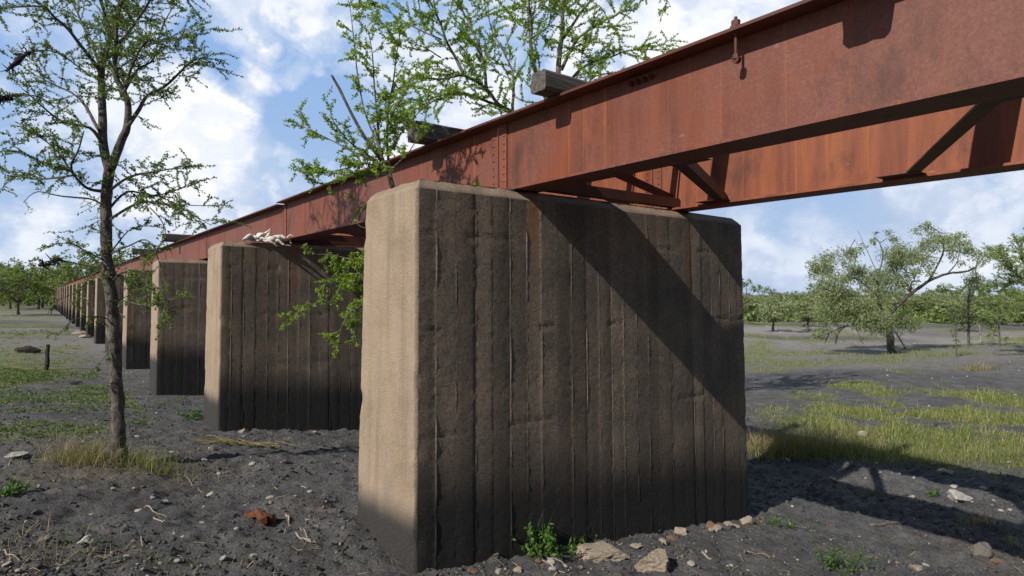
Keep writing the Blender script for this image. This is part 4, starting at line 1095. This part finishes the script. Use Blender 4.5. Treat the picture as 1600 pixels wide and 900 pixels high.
b = gp(72, 578); mb = MB(); k = b.y/F
mb.tube(wob(lerp_path([b+Vector((0,0,-.1)), b+Vector((.02,0,20*k)), b+Vector((.05,0,40*k))], 4), .03, 1), list(np.linspace(.06,.045,9)), 7, True, .35)
o = mb.build('stub_post', M_CHAR, None, False); tag(o, 'dark broken post standing upright in the weeds at the left', 'post')
b = gp(118, 601); mb = MB(); mb.tube(wob(lerp_path([b+Vector((-.1,0,.03)), b+Vector((.08,0,.06))], 4), .02, 1), [.03,.04,.05,.04,.02], 7, True, .4)
o = mb.build('charred_stub', M_CHAR, None, False); tag(o, 'small charred wood stub on the weeds below the dark post', 'wood')

# ------------------------------------------------------------------ sky, sun, camera
EL = math.atan(.76/math.hypot(1,.12)); AZ = TH+math.atan(.12)           # light travels towards AZ
ld = Vector((math.cos(AZ)*math.cos(EL), math.sin(AZ)*math.cos(EL), -math.sin(EL)))
sun = bpy.data.lights.new('sun', 'SUN'); sun.energy = 4.6; sun.angle = R(.53); sun.color = (1, .945, .86)
so = bpy.data.objects.new('sun', sun); COL.objects.link(so); so.rotation_euler = ld.to_track_quat('-Z', 'Y').to_euler(); so.location = (-8, -8, 20)
W = bpy.data.worlds.new('World'); scene.world = W; W.use_nodes = True
def world():
    t = NT.__new__(NT); t.t = W.node_tree; t.m = None
    bg = t.t.nodes['Background']
    sky = t.n('ShaderNodeTexSky'); sky.sky_type = 'NISHITA'; sky.sun_disc = False; sky.sun_elevation = EL
    sky.sun_rotation = math.atan2(-ld.x, -ld.y); sky.air_density = 1.0; sky.dust_density = .6; sky.ozone_density = 1.5
    g = t.n('ShaderNodeTexCoord').outputs['Generated']
    def mapped(sc, loc=(0,0,0)):
        m = t.n('ShaderNodeMapping'); m.inputs['Scale'].default_value = sc; m.inputs['Location'].default_value = loc; t.l(g, m.inputs['Vector']); return m.outputs['Vector']
    sx = t.n('ShaderNodeSeparateXYZ'); t.l(g, sx.inputs[0]); z = sx.outputs['Z']; yd = sx.outputs['Y']
    def puffs(off):
        w = t.n('ShaderNodeTexNoise'); w.inputs['Scale'].default_value = 5; w.inputs['Detail'].default_value = 6; w.inputs['Roughness'].default_value = .6
        t.l(mapped((1,1,1.25), off), w.inputs['Vector'])
        a = t.n('ShaderNodeVectorMath'); a.operation = 'MULTIPLY_ADD'; t.l(w.outputs['Color'], a.inputs[0]); a.inputs[1].default_value = (.34,.34,.30); t.l(mapped((1,1,1.25), off), a.inputs[2])
        tot = None
        for sc, am in ((5.5,.46),(14,.24)):
            v = t.n('ShaderNodeTexVoronoi'); v.feature = 'F1'; v.inputs['Scale'].default_value = sc
            t.l(a.outputs[0], v.inputs['Vector'])
            q = t.math('MULTIPLY', t.math('SUBTRACT', .5, v.outputs['Distance']), am); tot = q if tot is None else t.math('ADD', tot, q)
        return t.math('ADD', tot, .53)
    n1 = puffs((3.1,1.7,.4)); n1s = puffs((3.085,1.69,.425))
    n2 = t.noise(1, 6, .55, mapped((1.9,1.9,3.4), (.4,5.2,2.1)), .1)
    dens = t.math('ADD', n1, t.math('MULTIPLY', t.math('SUBTRACT', n2, .5), .9))
    def lobe(px, py, amt, rad):
        nonlocal dens
        d = (at(px, py, 10)-Vector((0,0,EYE))).normalized()
        vm = t.n('ShaderNodeVectorMath'); vm.operation = 'DISTANCE'; t.l(g, vm.inputs[0]); vm.inputs[1].default_value = d
        dens = t.math('ADD', dens, t.fr(vm.outputs['Value'], rad, rad*.25, 0, amt))
    for a in SKY_LOBES: lobe(*a)
    mask = t.fr(dens, .34, .58)
    shade = t.math('ADD', t.math('MULTIPLY', t.fr(t.math('SUBTRACT', n1, n1s), -.05, .05), .22), t.math('MULTIPLY', t.math('SUBTRACT', n1, .40), 1.15))
    shade = t.math('ADD', shade, t.math('MULTIPLY', t.math('SUBTRACT', t.noise(1, 5, .55, mapped((2.6,2.6,4.2), (7.4,1.2,3.1)), .1), .44), 1.6))
    for px, py, amt, rad in SKY_BRIGHT:
        d = (at(px, py, 10)-Vector((0,0,EYE))).normalized()
        vm = t.n('ShaderNodeVectorMath'); vm.operation = 'DISTANCE'; t.l(g, vm.inputs[0]); vm.inputs[1].default_value = d
        shade = t.math('ADD', shade, t.fr(vm.outputs['Value'], rad, rad*.2, 0, amt))
    cl = t.ramp(shade, [(0,(8.2,9.9,13.2)),(.3,(10.2,11.8,14.6)),(.6,(13.4,14.4,16.2)),(.95,(17.2,17.3,17.6))])
    # broken cloud ahead of the viewer; unseen sky kept clear blue to deepen shade
    fade = t.math('MULTIPLY', t.fr(yd, -.05, .35), t.fr(z, .85, .55))
    m2 = t.math('MULTIPLY', mask, fade)
    skyc = t.mix(fade, sky.outputs[0], (4.4,7.6,13.3))
    hz = t.math('MULTIPLY', t.math('MULTIPLY', t.fr(z, .40, .04), .85), fade)
    skyc = t.mix(hz, skyc, (8.0,10.2,13.6))
    c = t.mix(m2, skyc, cl)
    t.l(c, bg.inputs['Color']); bg.inputs['Strength'].default_value = .057
SKY_BRIGHT = [(400,160,.38,.17), (470,120,.2,.12), (250,270,.3,.2), (30,200,.22,.15), (1000,60,.3,.2), (330,310,.2,.12), (1250,480,-.3,.3), (60,20,-.2,.2), (1500,330,.1,.12), (1250,360,.12,.12)]
SKY_LOBES = [(510,205,-.24,.12), (330,95,-.16,.07), (440,60,-.12,.06), (150,200,-.12,.08), (290,20,-.12,.07), (250,250,.10,.22), (420,130,.06,.2), (1050,60,.12,.3), (1250,470,-.06,.2), (100,60,.05,.2)]
world()
cam = bpy.data.cameras.new('camera'); co = bpy.data.objects.new('camera', cam); COL.objects.link(co); scene.camera = co
cam.sensor_width = 36; cam.lens = F/1600*36; cam.clip_start = .05; cam.clip_end = 5000
co.location = (0, 0, EYE); co.rotation_euler = (math.pi/2+PIT, 0, 0)
scene.view_settings.view_transform = 'Standard'; scene.view_settings.look = 'None'
scene.view_settings.exposure = .08; scene.view_settings.gamma = 1; scene.view_settings.use_curve_mapping = False
scene.cycles.max_bounces = 6; scene.cycles.transparent_max_bounces = 8
